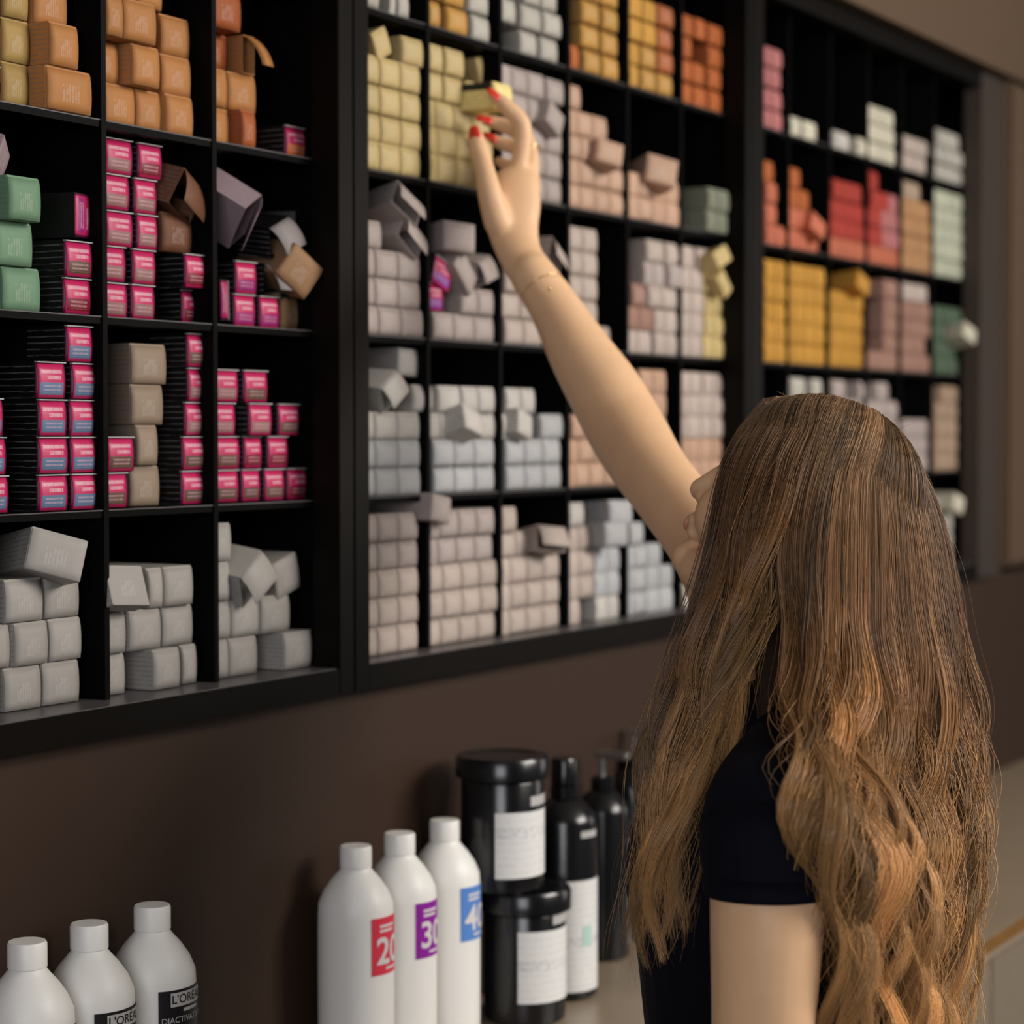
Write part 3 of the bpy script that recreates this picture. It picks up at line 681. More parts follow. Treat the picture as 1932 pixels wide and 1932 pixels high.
# ------------------------------------------------------------------ the person
def crom(P, n):
    P = [Vector(p) for p in P]; out = []
    Q = [P[0]*2-P[1]]+P+[P[-1]*2-P[-2]]
    for i in range(1, len(Q)-2):
        for k in range(n):
            t = k/n; a, b, c, d = Q[i-1:i+3]
            out.append(.5*((2*b)+(c-a)*t+(2*a-5*b+4*c-d)*t*t+(3*b-a-3*c+d)*t**3))
    out.append(P[-1]); return out
def tube(bm, P, R, n=20, sub=6, side=None, cap=True):
    """closed round-ended limb through P; R holds radii or (ra, rb); ra lies along `side`"""
    R = [(r, r) if not isinstance(r, tuple) else r for r in R]
    pts = crom(P, sub); rad = crom([Vector((a, b, 0)) for a, b in R], sub)
    rings = []; prev = Vector(side) if side else None
    for i, p in enumerate(pts):
        t = (pts[min(i+1, len(pts)-1)]-pts[max(i-1, 0)]).normalized()
        if prev is None: prev = t.orthogonal()
        a = (prev-t*prev.dot(t)).normalized(); b = t.cross(a)
        if not side: prev = a
        rings.append((p, t, a, b, rad[i].x, rad[i].y))
    full = []
    if cap:
        p, t, a, b, x, y = rings[0]
        for q in (80, 60, 40, 20): s = math.radians(q); full.append((p-t*min(x, y)*math.sin(s), a, b, x*math.cos(s), y*math.cos(s)))
    full += [(p, a, b, x, y) for p, t, a, b, x, y in rings]
    if cap:
        p, t, a, b, x, y = rings[-1]
        for q in (20, 40, 60, 80): s = math.radians(q); full.append((p+t*min(x, y)*math.sin(s), a, b, x*math.cos(s), y*math.cos(s)))
    vs = []
    for p, a, b, x, y in full:
        vs.append([bm.verts.new(p+a*x*math.cos(2*math.pi*k/n)+b*y*math.sin(2*math.pi*k/n)) for k in range(n)])
    for i in range(len(vs)-1):
        for k in range(n):
            bm.faces.new((vs[i][k], vs[i][(k+1) % n], vs[i+1][(k+1) % n], vs[i+1][k]))
    bm.faces.new(vs[0][::-1]); bm.faces.new(vs[-1])
def blob(bm, c, rx, ry=None, rz=None, ax=None):
    ry = ry or rx; rz = rz or rx
    B = Matrix((ax or (Vector((1, 0, 0)), Vector((0, 1, 0)), Vector((0, 0, 1))))).transposed().to_4x4()
    Mx = Matrix.Translation(c) @ B @ Matrix.Diagonal((rx, ry, rz, 1))
    bmesh.ops.create_uvsphere(bm, u_segments=28, v_segments=18, radius=1, matrix=Mx)
def remesh(bm, name, voxel, smooth, m):
    me = bm_mesh(bm, name); o = bpy.data.objects.new('tmp', me); C.objects.link(o)
    r = o.modifiers.new('r', 'REMESH'); r.mode = 'VOXEL'; r.voxel_size = voxel; r.use_smooth_shade = True
    s = o.modifiers.new('s', 'SMOOTH'); s.factor = .5; s.iterations = smooth
    dg = bpy.context.evaluated_depsgraph_get(); dg.update()
    out = bpy.data.meshes.new_from_object(o.evaluated_get(dg)); out.name = name
    bpy.data.objects.remove(o); bpy.data.meshes.remove(me)
    out.materials.clear(); out.materials.append(m)
    out.polygons.foreach_set('use_smooth', [True]*len(out.polygons))
    return out
def skin_mat():
    m, N, L, B = new_mat('skin'); n = NB(m)
    c = n.mix(n.noise(38), (.78, .505, .295), (.69, .425, .235)); c = n.mix(n.m('MULTIPLY', n.noise(9), .3), c, (.70, .38, .24))
    L.new(c, B.inputs['Base Color']); B.inputs['Roughness'].default_value = .48; B.inputs['Specular IOR Level'].default_value = .35
    B.inputs['Subsurface Weight'].default_value = .12; B.inputs['Subsurface Radius'].default_value = (1, .4, .2); B.inputs['Subsurface Scale'].default_value = .006
    return m
M_SKIN = skin_mat()
M_SHIRT = mat('navy_jersey', (.0032, .0033, .0075), .85, .12, var=.25, scale=160, bump=.15)
M_JEANS = mat('dark_trousers', (.012, .012, .016), .8, .2, var=.2, scale=200)
M_SHOE = mat('white_shoe', (.5, .5, .5), .6, .3)
M_EYE = mat('eye_white', (.75, .73, .70), .2, .5); M_IRIS = mat('iris', (.05, .08, .06), .15, .5); M_LIP = mat('lip', (.52, .24, .17), .4, .4)

Lsh = pt(1446, 1492, 1.80); Rsh = pt(1392, 1118, 2.17)
fwd = Vector((-_s, _c, 0)); back_side = Vector((-_c, -_s, 0))       # she faces along the wall, seen from her left
hx = (fwd, Vector((_c, _s, 0)), Vector((0, 0, 1)))
bm = bmesh.new()
# torso, neck, head
T = [(1468, 1410, .055, .095), (1448, 1490, .080, .140), (1432, 1560, .098, .152), (1420, 1650, .108, .148), (1420, 1780, .098, .134), (1425, 1932, .092, .126), (1450, 2100, .094, .138), (1475, 2270, .098, .156), (1482, 2400, .096, .154)]
tube(bm, [pt(x, y, 1.99) for x, y, a, b in T], [(a, b) for x, y, a, b in T], 28, 5, side=fwd)
tube(bm, [pt(1470, 1420, 2.0), pt(1490, 1300, 2.0), pt(1505, 1150, 2.0), pt(1520, 1060, 2.0)], [.066, .054, .053, .056])
HC = pt(1548, 938, 2.0)
tl = math.radians(25)
hup = Vector((0, 0, 1))*math.cos(tl)-fwd*math.sin(tl); hfw = fwd*math.cos(tl)+Vector((0, 0, 1))*math.sin(tl)
yaw = Matrix.Rotation(math.radians(-24), 3, 'Z'); hfw = yaw @ hfw; hup = yaw @ hup; hsd = hfw.cross(hup)
HX = (hfw, hsd, hup)
blob(bm, HC, .090, .072, .084, HX)
def hp(f, s, u): return HC+hfw*f+hsd*s+hup*u
blob(bm, hp(.045, 0, -.045), .052, .058, .062, HX)            # face block
blob(bm, hp(.062, .030, -.050), .034, .026, .034, HX); blob(bm, hp(.062, -.030, -.050), .034, .026, .034, HX)   # cheeks
tube(bm, [hp(.012, .045, -.060), hp(.040, .036, -.092), hp(.078, 0, -.112), hp(.040, -.036, -.092), hp(.012, -.045, -.060)], [.022, .020, .021, .020, .022])  # jaw
blob(bm, hp(.088, 0, -.108), .020, .020, .017, HX)            # chin
tube(bm, [hp(.088, 0, -.010), hp(.101, 0, -.032), hp(.108, 0, -.044)], [.009, .010, .011]); blob(bm, hp(.098, .012, -.047), .009); blob(bm, hp(.098, -.012, -.047), .009)
blob(bm, hp(.094, 0, -.070), .013, .024, .009, HX); blob(bm, hp(.092, 0, -.081), .012, .021, .009, HX)
blob(bm, hp(.072, .030, .016), .010, .020, .007, HX); blob(bm, hp(.072, -.030, .016), .010, .020, .007, HX)
for sg in (1, -1): blob(bm, hp(-.005, sg*.076, -.025), .018, .008, .030, HX)
# raised right arm
KD = .982                                   # the hand meets the carton here
ra = [(1450, 1300, 2.10, .058), (1398, 1135, 2.16, .052), (1345, 1040, 2.20, .0415), (1268, 940, 2.28, .0385), (1226, 885, 2.335, .0400), (1182, 812, 2.40, .0435), (1142, 741, 2.43, .0418), (1096, 668, 2.455, .0366), (1046, 580, 2.48, .0292), (1004, 518, 2.535*KD, .0262)]
tube(bm, [pt(x, y, d) for x, y, d, r in ra], [r for *_, r in ra], 24, 6)
# hand
wr = [(1004, 518, 2.535, .0262, .0215), (980, 478, 2.552, .0258, .0185), (968, 430, 2.566, .0300, .0170), (968, 380, 2.578, .0330, .0165), (976, 338, 2.590, .0262, .0150)]
tube(bm, [pt(x, y, d*KD) for x, y, d, *_ in wr], [(a, b) for *_, a, b in wr], 22, 6, side=RT)
FING = {
 'index': [(972, 345, 2.592, .0125), (984, 288, 2.592, .0112), (984, 234, 2.590, .0112), (955, 201, 2.588, .0098), (931, 180, 2.590, .0076)],
 'middle': [(998, 345, 2.606, .0125), (1000, 300, 2.620, .0112), (988, 256, 2.634, .0108), (948, 236, 2.646, .0094), (918, 228, 2.648, .0074)],
 'ring': [(1002, 358, 2.622, .0120), (1000, 318, 2.642, .0105), (984, 284, 2.660, .0100), (950, 272, 2.670, .0088), (928, 262, 2.672, .0070)],
 'little': [(1000, 375, 2.636, .0108), (994, 345, 2.656, .0092), (978, 322, 2.672, .0088), (956, 312, 2.680, .0078), (940, 304, 2.682, .0062)],
 'thumb': [(940, 420, 2.556, .0170), (926, 372, 2.550, .0150), (914, 318, 2.556, .0118), (904, 282, 2.562, .0116), (898, 256, 2.566, .0088)]}
for nm, P in FING.items(): tube(bm, [pt(x, y, d*KD) for x, y, d, r in P], [r for *_, r in P], 16, 6)
# lowered left arm, elbow bent a little, hand below the frame
la = [(1464, 1500, 1.84, .046), (1452, 1550, 1.775, .0495), (1449, 1700, 1.745, .0470), (1440, 1930, 1.745, .0418), (1432, 2080, 1.76, .0400), (1405, 2230, 1.80, .0370), (1360, 2420, 1.86, .0270)]
tube(bm, [pt(x, y, d) for x, y, d, r in la], [r for *_, r in la], 24, 6)
h0 = pt(1360, 2420, 1.86); hd = (pt(1330, 2560, 1.90)-h0).normalized(); hs = Vector((0, 0, 1)).cross(hd).normalized()
tube(bm, [h0, h0+hd*.04, h0+hd*.085], [(.026, .018), (.037, .016), (.034, .014)], 20, 5, side=hs)
for q, (o_, l_) in enumerate(((-.028, .070), (-.009, .080), (.010, .075), (.028, .058))):
    b0 = h0+hd*.085+hs*o_; tube(bm, [b0-hd*.02, b0+hd*l_*.45+fwd*.004, b0+hd*l_*.8-Vector((0, 0, .004)), b0+hd*l_-Vector((0, 0, .010))], [.0092, .0088, .0080, .0065], 14, 4)
tube(bm, [h0+hd*.02-hs*.028, h0+hd*.05-hs*.052, h0+hd*.085-hs*.060], [.0125, .0110, .0085], 14, 4)
# legs
pel = pt(1480, 2330, 1.99)
for sg in (1, -1):
    off = Vector((_c, _s, 0))*(.085*sg); a = pel+off
    tube(bm, [a, Vector((a.x, a.y, .46))+fwd*.01, Vector((a.x, a.y, .10))-fwd*.02], [.082, .056, .040], 22, 6)
    an = Vector((a.x, a.y, .06))-fwd*.03
    tube(bm, [an, an+fwd*.09-Vector((0, 0, .012)), an+fwd*.165-Vector((0, 0, .022))], [(.034, .036), (.038, .026), (.034, .018)], 18, 5, side=Vector((_c, _s, 0)))
body_me = remesh(bm, 'person', .0032, 7, M_SKIN)
person = add('person', body_me)
tag(person, 'person with long brown hair in navy T-shirt reaching up for a carton', 'person')
# clothing
bm = bmesh.new()
tube(bm, [pt(x, y, 1.99) for x, y, a, b in [(1478, 1365, 0, 0)]+T[:-1]], [(.056, .075)]+[(a+.009, b+.009) for x, y, a, b in T[:-1]], 28, 5, side=fwd)
blob(bm, pt(1430, 1330, 2.12), .066)
tube(bm, [pt(1500, 1440, 1.93), pt(1462, 1500, 1.830), pt(1450, 1548, 1.772), pt(1447, 1612, 1.750)], [.050, .0520, .0545, .0525], 26, 6)
tube(bm, [pt(1440, 1280, 2.11), pt(1405, 1160, 2.16)], [.064, .058], 24, 5)
sh = add('t_shirt', remesh(bm, 't_shirt', .0042, 6, M_SHIRT), None, person)
# open sleeve end: hem ring round the upper arm
def sleeve(P, R, nm='sleeve'):
    bm = bmesh.new(); n = 40; pts = [Vector(p) for p in P]; vs = []
    for i, (p, r) in enumerate(zip(pts, R)):
        t = (pts[min(i+1, len(pts)-1)]-pts[max(i-1, 0)]).normalized(); a = (RT-t*RT.dot(t)).normalized(); b = t.cross(a)
        vs.append([bm.verts.new(p+(a*math.cos(2*math.pi*k/n)+b*math.sin(2*math.pi*k/n))*r) for k in range(n)])
    for i in range(len(vs)-1):
        for k in range(n): bm.faces.new((vs[i][k], vs[i][(k+1) % n], vs[i+1][(k+1) % n], vs[i+1][k]))
    o = add(nm, bm_mesh(bm, nm, True), M_SHIRT, sh)
    s = o.modifiers.new('t', 'SOLIDIFY'); s.thickness = .0022; s.offset = 0
    return o
sleeve([pt(1449, 1560, 1.763), pt(1448, 1610, 1.752), pt(1447.5, 1655, 1.747), pt(1447, 1676, 1.746), pt(1447, 1685, 1.746)], [.0548, .0535, .0508, .0498, .0494])
hem = sleeve([pt(1447.3, 1655, 1.747), pt(1447.2, 1657, 1.747), pt(1447, 1685, 1.746), pt(1447, 1687, 1.746)], [.0510, .0516, .0502, .0496], 'hem')
bm = bmesh.new()
tube(bm, [pt(x, y, 1.99) for x, y, a, b in T[-3:]], [(a+.013, b+.013) for x, y, a, b in T[-3:]], 28, 5, side=fwd)
for sg in (1, -1):
    a = pel+Vector((_c, _s, 0))*(.085*sg)
    tube(bm, [a, Vector((a.x, a.y, .46))+fwd*.01, Vector((a.x, a.y, .13))-fwd*.02], [.094, .068, .056], 22, 6)
add('trousers', remesh(bm, 'trousers', .007, 5, M_JEANS), None, person)
for sg in (1, -1):
    a = pel+Vector((_c, _s, 0))*(.085*sg); an = Vector((a.x, a.y, .052))-fwd*.045; bm = bmesh.new()
    tube(bm, [an, an+fwd*.10-Vector((0, 0, .008)), an+fwd*.195-Vector((0, 0, .016))], [(.042, .050), (.046, .043), (.040, .035)], 20, 5, side=Vector((_c, _s, 0)))
    for v in bm.verts: v.co.z = max(v.co.z, .001)
    add('shoe', bm_mesh(bm, 'shoe', True), M_SHOE, person)
for sg in (1, -1):
    bm = bmesh.new(); blob(bm, hp(.074, sg*.029, -.004), .0115); e = add('eye', bm_mesh(bm, 'eye', True), M_EYE, person)
    bm = bmesh.new(); blob(bm, hp(.0835, sg*.029, -.003), .0030, .0055, .0055, HX); add('iris', bm_mesh(bm, 'iris', True), M_IRIS, e)
bm = bmesh.new(); blob(bm, hp(.1035, 0, -.0755), .0045, .016, .009, HX); add('lips', bm_mesh(bm, 'lips', True), M_LIP, person)
# nails
def nail(c, up, out, w, l):
    up = up.normalized(); out = (out-up*out.dot(up)).normalized(); sd = up.cross(out); v, f = [], []; nu, nv = 6, 6
    for lay in (0, 1):
        for j in range(nv+1):
            for i in range(nu+1):
                a = i/nu*2-1; b = j/nv*2-1; ww = w*(1-.35*max(0, b)**2-.15*max(0, -b)**2)
                v.append(c+sd*ww*a+up*l*b+out*(w*.55*math.sqrt(max(0, 1-.8*a*a))-.0006*lay-b*b*.0008))
    q = (nu+1)*(nv+1)
    for j in range(nv):
        for i in range(nu):
            a = j*(nu+1)+i; f.append((a, a+1, a+nu+2, a+nu+1)); f.append((q+a, q+a+nu+1, q+a+nu+2, q+a+1))
    edge = [i for i in range(nu+1)]+[(j+1)*(nu+1)-1 for j in range(1, nv+1)]+[nv*(nu+1)+i for i in range(nu-1, -1, -1)]+[j*(nu+1) for j in range(nv-1, 0, -1)]
    for a, b in zip(edge, edge[1:]+edge[:1]): f.append((a, q+a, q+b, b))
    return add('fingernail', mesh('fingernail', v, f, True), M_NAIL, person)
to_cam = -FW
nail(pt(897.5, 260, 2.5605*KD), pt(893, 240, 2.566*KD)-pt(900, 276, 2.566*KD), to_cam*.9-RT*.35, .0078, .0132)
nail(pt(931, 178, 2.582*KD), pt(915, 166, 2.59*KD)-pt(940, 190, 2.59*KD), to_cam*.6-UP*-.8, .0058, .0095)
nail(pt(914, 226, 2.640*KD), pt(900, 222, 2.648*KD)-pt(930, 230, 2.648*KD), to_cam*.8+UP*.5, .0056, .0100)
nail(pt(924, 259, 2.664*KD), pt(910, 254, 2.672*KD)-pt(936, 266, 2.672*KD), to_cam*.8+UP*.5, .0054, .0090)
# ring and bracelet
def torus(nm, c, axis, R, r, m, sx=1.0):
    axis = axis.normalized(); a = axis.orthogonal().normalized(); b = axis.cross(a); v, f = [], []; n, k = 36, 8
    for i in range(n):
        t = 2*math.pi*i/n; d = a*math.cos(t)+b*math.sin(t)
        for j in range(k):
            s = 2*math.pi*j/k; v.append(c+d*(R+r*math.cos(s))+axis*r*math.sin(s))
    for i in range(n):
        for j in range(k): f.append((i*k+j, i*k+(j+1) % k, ((i+1) % n)*k+(j+1) % k, ((i+1) % n)*k+j))
    return add(nm, mesh(nm, v, f, True), m, person)
rg = torus('finger_ring', pt(999, 283, 2.627*KD), pt(1000, 300, 2.62*KD)-pt(988, 256, 2.634*KD), .0112, .0012, M_GOLD)
bm = bmesh.new(); blob(bm, pt(1006, 277, 2.619*KD), .0026); add('ring_stone', bm_mesh(bm, 'ring_stone', True), M_GOLD, rg)
br = torus('bracelet', pt(1024, 549, 2.523*KD), pt(1046, 580, 2.51*KD)-pt(1004, 518, 2.535*KD), .0278, .0004, M_GOLD)
bm = bmesh.new(); blob(bm, pt(1037, 545, 2.4945*KD), .0021); add('bracelet_bead', bm_mesh(bm, 'bracelet_bead', True), M_GOLD, br)

# ------------------------------------------------------------------ hair
GL = [  # front locks, near the face: pixel path with distance
 [(1440, 752, 2.03), (1388, 815, 2.00), (1366, 895, 1.97), (1353, 975, 1.95), (1347, 1070, 1.945), (1317, 1150, 1.94), (1272, 1250, 1.935), (1264, 1340, 1.93), (1232, 1430, 1.92), (1210, 1530, 1.91), (1194, 1650, 1.90), (1182, 1910, 1.90)],
 [(1465, 748, 2.02), (1417, 810, 1.97), (1386, 900, 1.94), (1372, 990, 1.925), (1364, 1080, 1.92), (1318, 1170, 1.915), (1302, 1260, 1.91), (1298, 1340, 1.905), (1268, 1440, 1.89), (1242, 1540, 1.88), (1228, 1640, 1.875), (1226, 1850, 1.87)],
 [(1500, 748, 2.01), (1452, 810, 1.95), (1408, 900, 1.92), (1388, 1000, 1.91), (1380, 1090, 1.905), (1358, 1180, 1.90), (1345, 1260, 1.895), (1352, 1340, 1.89), (1326, 1430, 1.875), (1300, 1530, 1.86), (1284, 1640, 1.855), (1262, 1870, 1.85)],
 [(1530, 752, 2.005), (1492, 815, 1.94), (1448, 905, 1.91), (1428, 1000, 1.90), (1422, 1090, 1.895), (1396, 1180, 1.89), (1368, 1260, 1.885), (1362, 1330, 1.88), (1368, 1390, 1.875), (1352, 1450, 1.87)],
 [(1555, 758, 2.0), (1534, 820, 1.935), (1500, 905, 1.905), (1482, 1000, 1.895), (1474, 1090, 1.89), (1436, 1170, 1.885), (1412, 1240, 1.88), (1394, 1310, 1.878), (1388, 1395, 1.875)]]
GB = [  # back hair
 [(1564, 763, 2.0), (1532, 830, 1.935), (1495, 910, 1.902), (1470, 1000, 1.89), (1466, 1100, 1.885), (1500, 1200, 1.88), (1502, 1300, 1.83), (1490, 1390, 1.745), (1494, 1470, 1.69), (1520, 1560, 1.675), (1548, 1640, 1.68), (1572, 1760, 1.71), (1580, 1940, 1.74), (1586, 2120, 1.76)],
 [(1595, 780, 2.0), (1572, 840, 1.93), (1542, 920, 1.90), (1525, 1010, 1.888), (1522, 1110, 1.88), (1530, 1210, 1.875), (1528, 1300, 1.83), (1520, 1390, 1.76), (1532, 1470, 1.705), (1574, 1560, 1.69), (1604, 1660, 1.705), (1602, 1780, 1.74), (1612, 1950, 1.76), (1616, 2140, 1.78)],
 [(1615, 795, 1.995), (1600, 850, 1.93), (1582, 930, 1.90), (1573, 1020, 1.887), (1570, 1120, 1.88), (1572, 1220, 1.875), (1574, 1310, 1.84), (1560, 1380, 1.785), (1592, 1460, 1.745), (1650, 1530, 1.74), (1684, 1600, 1.75), (1660, 1700, 1.77), (1652, 1800, 1.79), (1670, 1950, 1.81), (1664, 2150, 1.83)],
 [(1630, 808, 1.99), (1626, 860, 1.925), (1620, 940, 1.90), (1616, 1030, 1.89), (1613, 1130, 1.885), (1616, 1230, 1.88), (1622, 1310, 1.86), (1612, 1400, 1.82), (1622, 1480, 1.79), (1672, 1560, 1.785), (1702, 1640, 1.80), (1690, 1750, 1.81), (1708, 1850, 1.83), (1720, 1950, 1.85), (1712, 2150, 1.87)],
 [(1640, 820, 1.985), (1656, 870, 1.93), (1660, 950, 1.905), (1660, 1040, 1.90), (1661, 1140, 1.895), (1668, 1240, 1.89), (1680, 1330, 1.88), (1690, 1420, 1.86), (1698, 1490, 1.84), (1676, 1550, 1.835), (1710, 1640, 1.84), (1738, 1740, 1.85), (1732, 1840, 1.87), (1756, 1950, 1.88), (1748, 2150, 1.90)],
 [(1650, 815, 1.99), (1692, 870, 1.945), (1706, 960, 1.925), (1713, 1050, 1.92), (1719, 1150, 1.915), (1728, 1250, 1.91), (1740, 1340, 1.91), (1750, 1430, 1.90), (1746, 1520, 1.89), (1760, 1610, 1.89), (1774, 1700, 1.895), (1766, 1800, 1.90), (1780, 1950, 1.91), (1774, 2130, 1.93)],
 [(1655, 808, 2.0), (1722, 868, 1.97), (1746, 960, 1.955), (1758, 1060, 1.95), (1768, 1160, 1.945), (1780, 1260, 1.94), (1793, 1350, 1.94), (1803, 1440, 1.935), (1800, 1530, 1.93), (1804, 1620, 1.93), (1800, 1720, 1.935), (1792, 1820, 1.94), (1796, 1950, 1.95), (1786, 2110, 1.96)],
 [(1650, 797, 2.01), (1734, 860, 2.01), (1770, 960, 2.01), (1788, 1060, 2.005), (1801, 1160, 2.0), (1814, 1260, 2.0), (1828, 1350, 2.0), (1836, 1440, 2.0), (1832, 1530, 1.99), (1828, 1620, 1.99), (1820, 1720, 1.99), (1810, 1820, 1.99), (1804, 1950, 2.0), (1794, 2090, 2.0)],
 [(1640, 788, 2.02), (1728, 858, 2.05), (1764, 960, 2.07), (1784, 1060, 2.08), (1798, 1160, 2.08), (1808, 1260, 2.08), (1820, 1350, 2.08), (1826, 1440, 2.07), (1824, 1530, 2.06), (1818, 1620, 2.06), (1808, 1720, 2.06), (1798, 1820, 2.06), (1792, 1950, 2.06), (1782, 2080, 2.06)]]
NS = 40
def resample(P):
    q = np.array([tuple(v) for v in crom([pt(*p) for p in P], 10)]); s = np.r_[0, np.cumsum(np.linalg.norm(np.diff(q, axis=0), axis=1))]
    u = np.linspace(0, s[-1], NS); r = np.stack([np.interp(u, s, q[:, k]) for k in range(3)], 1)
    for _ in range(9): r[1:-1] = r[1:-1]*.5+(r[2:]+r[:-2])*.25
    return r, s[-1]
def hair_group(guides, step, per, amp, fill):
    G = [resample(g) for g in guides]; A = np.array([g[0] for g in G]); Ln = np.array([g[1] for g in G]); n = len(G)
    t = np.linspace(0, 1, NS); out, tint = [], []
    fwv, rtv = np.array(FW), np.array(RT); hx = np.array([list(v) for v in HX]); rad = np.array((.0915, .0735, .0855)); hc = np.array(HC)
    locks = []
    for lay, dep in ((0, .014), (1, .003), (2, -.006)):            # three overlapping layers of locks
        for uc in np.arange(step*(.2+.3*lay), n-1, step*(1, 1.1, 1.7)[lay]):
            locks.append((uc+RNG.normal(0, step*.15), dep+RNG.normal(0, .003), per))
    locks += [(None, 0, 1)]*fill
    for uc0, dep, cnt in locks:
        loose_ = uc0 is None
        uc = RNG.random()*(n-1) if loose_ else float(np.clip(uc0, 0, n-1.001))
        am = amp*RNG.uniform(.6, 1.3); ph = uc*1.5+RNG.normal(0, .9); wl = .19+.03*math.sin(uc*2.3)+RNG.normal(0, .015)
        dl = RNG.normal(0, .006); shade = RNG.normal(0, 1); width = RNG.uniform(.20, .40); rlift = RNG.random()*.05; tend = RNG.uniform(.88, 1.0)
        conv = RNG.uniform(.45, .85); tw = RNG.uniform(-2.5, 2.5); L = float(np.interp(uc, np.arange(n), Ln)); drift = RNG.normal(0, .35)*step*3
        if loose_: dep = RNG.uniform(-.002, .016); cnt = 1
        for k in range(cnt):
            sp = np.clip(RNG.normal(0, 1), -2.2, 2.2); sd = RNG.normal(0, 1)
            u = uc+sp*width*(1-conv*t**1.2)+drift*np.clip(t-.3, 0, 1)**1.5; u = np.clip(u, 0, n-1-1e-6)
            i = u.astype(int); fr = (u-i)[:, None]; ii = np.minimum(i+1, n-1); ar = np.arange(NS)
            p = A[i, ar]*(1-fr)+A[ii, ar]*fr
            grow = np.clip(t/.14, 0, 1); th = .0028*sd*(1-.4*t)
            e = (dep+th)*np.clip((t-.05)/.4, 0, 1)
            wv = np.clip((t-.27)/.33, 0, 1)*am
            a = 2*np.pi*L*t/wl+ph
            side = np.sin(tw*t*3)*.0035*sp*np.clip(t/.5, 0, 1)      # the lock twists as it hangs
            p = p+fwv*((e+np.cos(a)*wv*.9+side)[:, None])+rtv*((np.sin(a)*wv+dl*np.clip(t/.4, 0, 1))[:, None])
            p = p+(RNG.normal(0, 1, 3)*.0008)*grow[:, None]
            f1 = RNG.uniform(1, 4); p = p+rtv*((np.sin(f1*t*6.28+RNG.random()*6.28)*.0007*grow)[:, None])
            q = ((p-hc) @ hx.T)/rad; r = np.linalg.norm(q, axis=1); rm = 1.015+rlift+RNG.random()*.045
            q = q*(np.where((r < rm) & (t < .5), rm/np.maximum(r, 1e-6), 1))[:, None]; p = hc+(q*rad) @ hx
            tm = tend*(1-.10*RNG.random()**2) if RNG.random() < .85 else RNG.uniform(.5, .9)
            idx = t*tm*(NS-1); i0 = idx.astype(int); i1 = np.minimum(i0+1, NS-1); f_ = (idx-i0)[:, None]
            out.append(p[i0]*(1-f_)+p[i1]*f_); tint.append(shade*1.05+RNG.normal(0, .36))
    return out, tint
SL, TL = hair_group(GL, .55, 108, .0100, 380)
SB, TB = hair_group(GB, .62, 138, .0175, 700)
print('strands', len(SL), len(SB))
# flyaway strands
def flyaways(src, n, spread):
    out = []
    for k in RNG.integers(0, len(src), n):
        p = src[k].copy(); t = np.linspace(0, 1, NS); f = RNG.uniform(.6, 2.2); ph = RNG.random()*6.28
        d1 = RNG.normal(0, 1, 3); d1 /= np.linalg.norm(d1)
        p += d1*((np.sin(f*t*6.28+ph)*spread*np.clip(t/.25, 0, 1)*RNG.uniform(.3, 1.2))[:, None]); out.append(p)
    return out
FLY = flyaways(SL, 150, .013)+flyaways(SB, 260, .014)
fz = []                                     # short fuzz along the crown
for k in range(130):
    u = RNG.random(); x = 1440+u*250; y = np.interp(x, [1440, 1480, 1560, 1650, 1700], [756, 748, 752, 795, 838])
    p0 = np.array(pt(x, y+6, 2.0+RNG.normal(0, .012))); up = np.array(UP); L = RNG.uniform(.004, .013)
    lean = RNG.normal(.5, .8); t = np.linspace(0, 1, NS)[:, None]
    fz.append(p0+up*(L*t-.012*t*t*RNG.random())+np.array(RT)*(lean*L*t)+np.array(FW)*RNG.normal(0, .006)*t*t)
ALL = SL+SB+FLY+fz; TI = np.array(TL+TB+[0.3]*(len(FLY))+[.4]*len(fz))
P = np.array(ALL, 'f'); nst = len(P)
R0 = np.r_[np.full(len(SL)+len(SB), .00044), np.full(len(FLY), .00018), np.full(len(fz), .00015)]
tan = np.gradient(P, axis=1); tan /= np.linalg.norm(tan, axis=2, keepdims=True)+1e-9
rv = np.broadcast_to(np.array(FW, 'f'), tan.shape); a = np.cross(tan, rv); a /= np.linalg.norm(a, axis=2, keepdims=True)+1e-9; b = np.cross(tan, a)
t = np.linspace(0, 1, NS); taper = np.clip(np.minimum(1.0, (1.02-t)/.35), .12, 1)
rr = (R0[:, None]*taper[None])[:, :, None]
V = np.stack([P+(a*math.cos(q)+b*math.sin(q))*rr for q in (math.pi/2, math.pi/2+2.0944, math.pi/2+4.18879)], 2)   # strand, seg, corner, xyz
base = (np.arange(nst)[:, None, None]*NS+np.arange(NS-1)[None, :, None])*3
k0 = np.arange(3)[None, None]; k1 = (k0+1) % 3
quads = np.stack([base+k0, base+k1, base+3+k1, base+3+k0], -1).reshape(-1, 4)
me = bpy.data.meshes.new('hair'); nv = nst*NS*3; nq = len(quads)
me.vertices.add(nv); me.vertices.foreach_set('co', V.reshape(-1)); me.loops.add(nq*4); me.loops.foreach_set('vertex_index', quads.reshape(-1).astype('i'))
me.polygons.add(nq); me.polygons.foreach_set('loop_start', np.arange(nq, dtype='i')*4); me.polygons.foreach_set('use_smooth', np.ones(nq, bool)); me.update(calc_edges=True)
root_c, mid_c, tip_c = np.array((.19, .110, .056)), np.array((.21, .100, .037)), np.array((.57, .325, .132))
ti = TI[:, None, None]; tq = t[None, :, None]
col = np.where(tq < .45, root_c+(mid_c-root_c)*(tq/.45), mid_c+(tip_c-mid_c)*((tq-.45)/.55))
gl = np.ones(nst); gl[:len(SL)] = .66
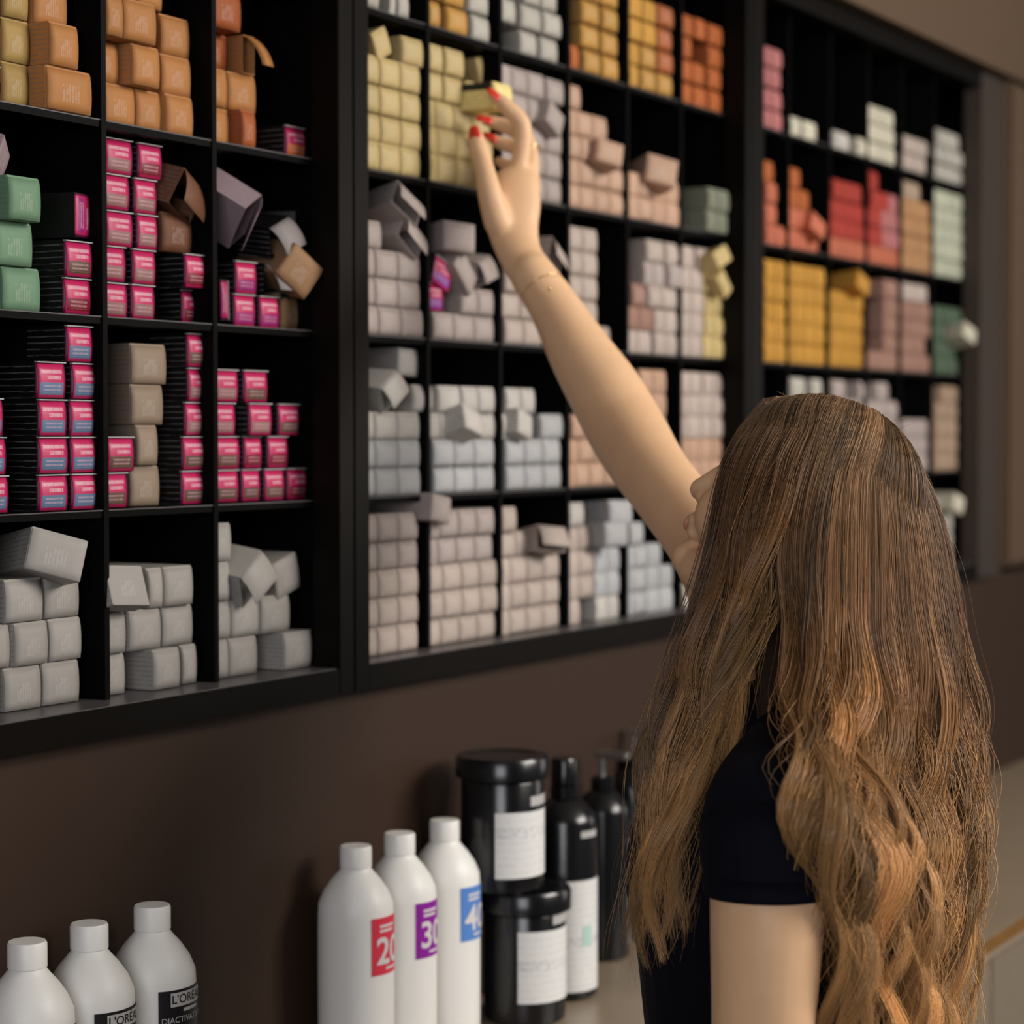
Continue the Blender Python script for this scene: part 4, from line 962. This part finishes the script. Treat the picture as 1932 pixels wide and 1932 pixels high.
col = col*np.clip(np.exp(.42*ti), .35, 2.2)*(1-(1-gl[:, None, None])*np.clip(1.6-2*tq, 0, 1)); col = np.repeat(col[:, :, None, :], 3, 2)  # lock tones vary at random, spread widened to imitate directional shading
ca = me.color_attributes.new('strand', 'FLOAT_COLOR', 'POINT')
ca.data.foreach_set('color', np.concatenate([col, np.ones(col.shape[:3]+(1,))], 3).astype('f').ravel())
mh, N, L, B = new_mat('hair'); at_ = N.new('ShaderNodeAttribute'); at_.attribute_name = 'strand'
L.new(at_.outputs['Color'], B.inputs['Base Color']); B.inputs['Roughness'].default_value = .33; B.inputs['Specular IOR Level'].default_value = .45
me.materials.append(mh)
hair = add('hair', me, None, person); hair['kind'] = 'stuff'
# dense under-layer: scalp cap and the body of the hair behind the strands
M_UNDER = mat('hair_and_gap_layer', (.030, .015, .008), .7, .1, var=.4, scale=120)
bm = bmesh.new(); blob(bm, HC-hfw*.004, .0915, .0735, .0855, HX)
geom = [v for v in bm.verts if (v.co-HC).dot(hfw) > .045 and (v.co-HC).dot(hup) < .030]
bmesh.ops.delete(bm, geom=geom, context='VERTS')
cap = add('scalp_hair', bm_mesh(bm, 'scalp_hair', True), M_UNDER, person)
def sheet(guides, back, nm, t0=1, t1=NS):
    A = np.array([resample(g)[0] for g in guides]); v, f = [], []; n = len(A); fwv = np.array(FW); T1 = t1
    for lay in (back, back+.012):
        for i in range(n):
            for k in range(t0, T1): v.append(A[i, k]+fwv*lay)
    m = T1-t0; q = n*m
    for i in range(n-1):
        for k in range(m-1):
            a = i*m+k; f.append((a, a+1, a+m+1, a+m)); f.append((q+a, q+a+m, q+a+m+1, q+a+1))
    for k in range(m-1):
        f.append((k, q+k, q+k+1, k+1)); e = (n-1)*m+k; f.append((e, e+1, q+e+1, q+e))
    o = add(nm, mesh(nm, v, f, True), M_UNDER, person)
    s = o.modifiers.new('s', 'SUBSURF'); s.levels = 1; s.render_levels = 1
sheet(GB, .030, 'hair_and_gap_layer', 5, 39); sheet(GL[:3], .024, 'hair_and_gap_layer', 5, 25); sheet(GL[2:], .024, 'hair_and_gap_layer', 5, 28)
sheet([[(x+q*.12*(y-1000)/400, y, 1.925) for y in (1000, 1130, 1260, 1400)] for x in (1425, 1462, 1500) for q in (0,)], 0, 'hair_and_gap_layer', 1, 39)  # dark sheet added to blacken the gap between front and back locks
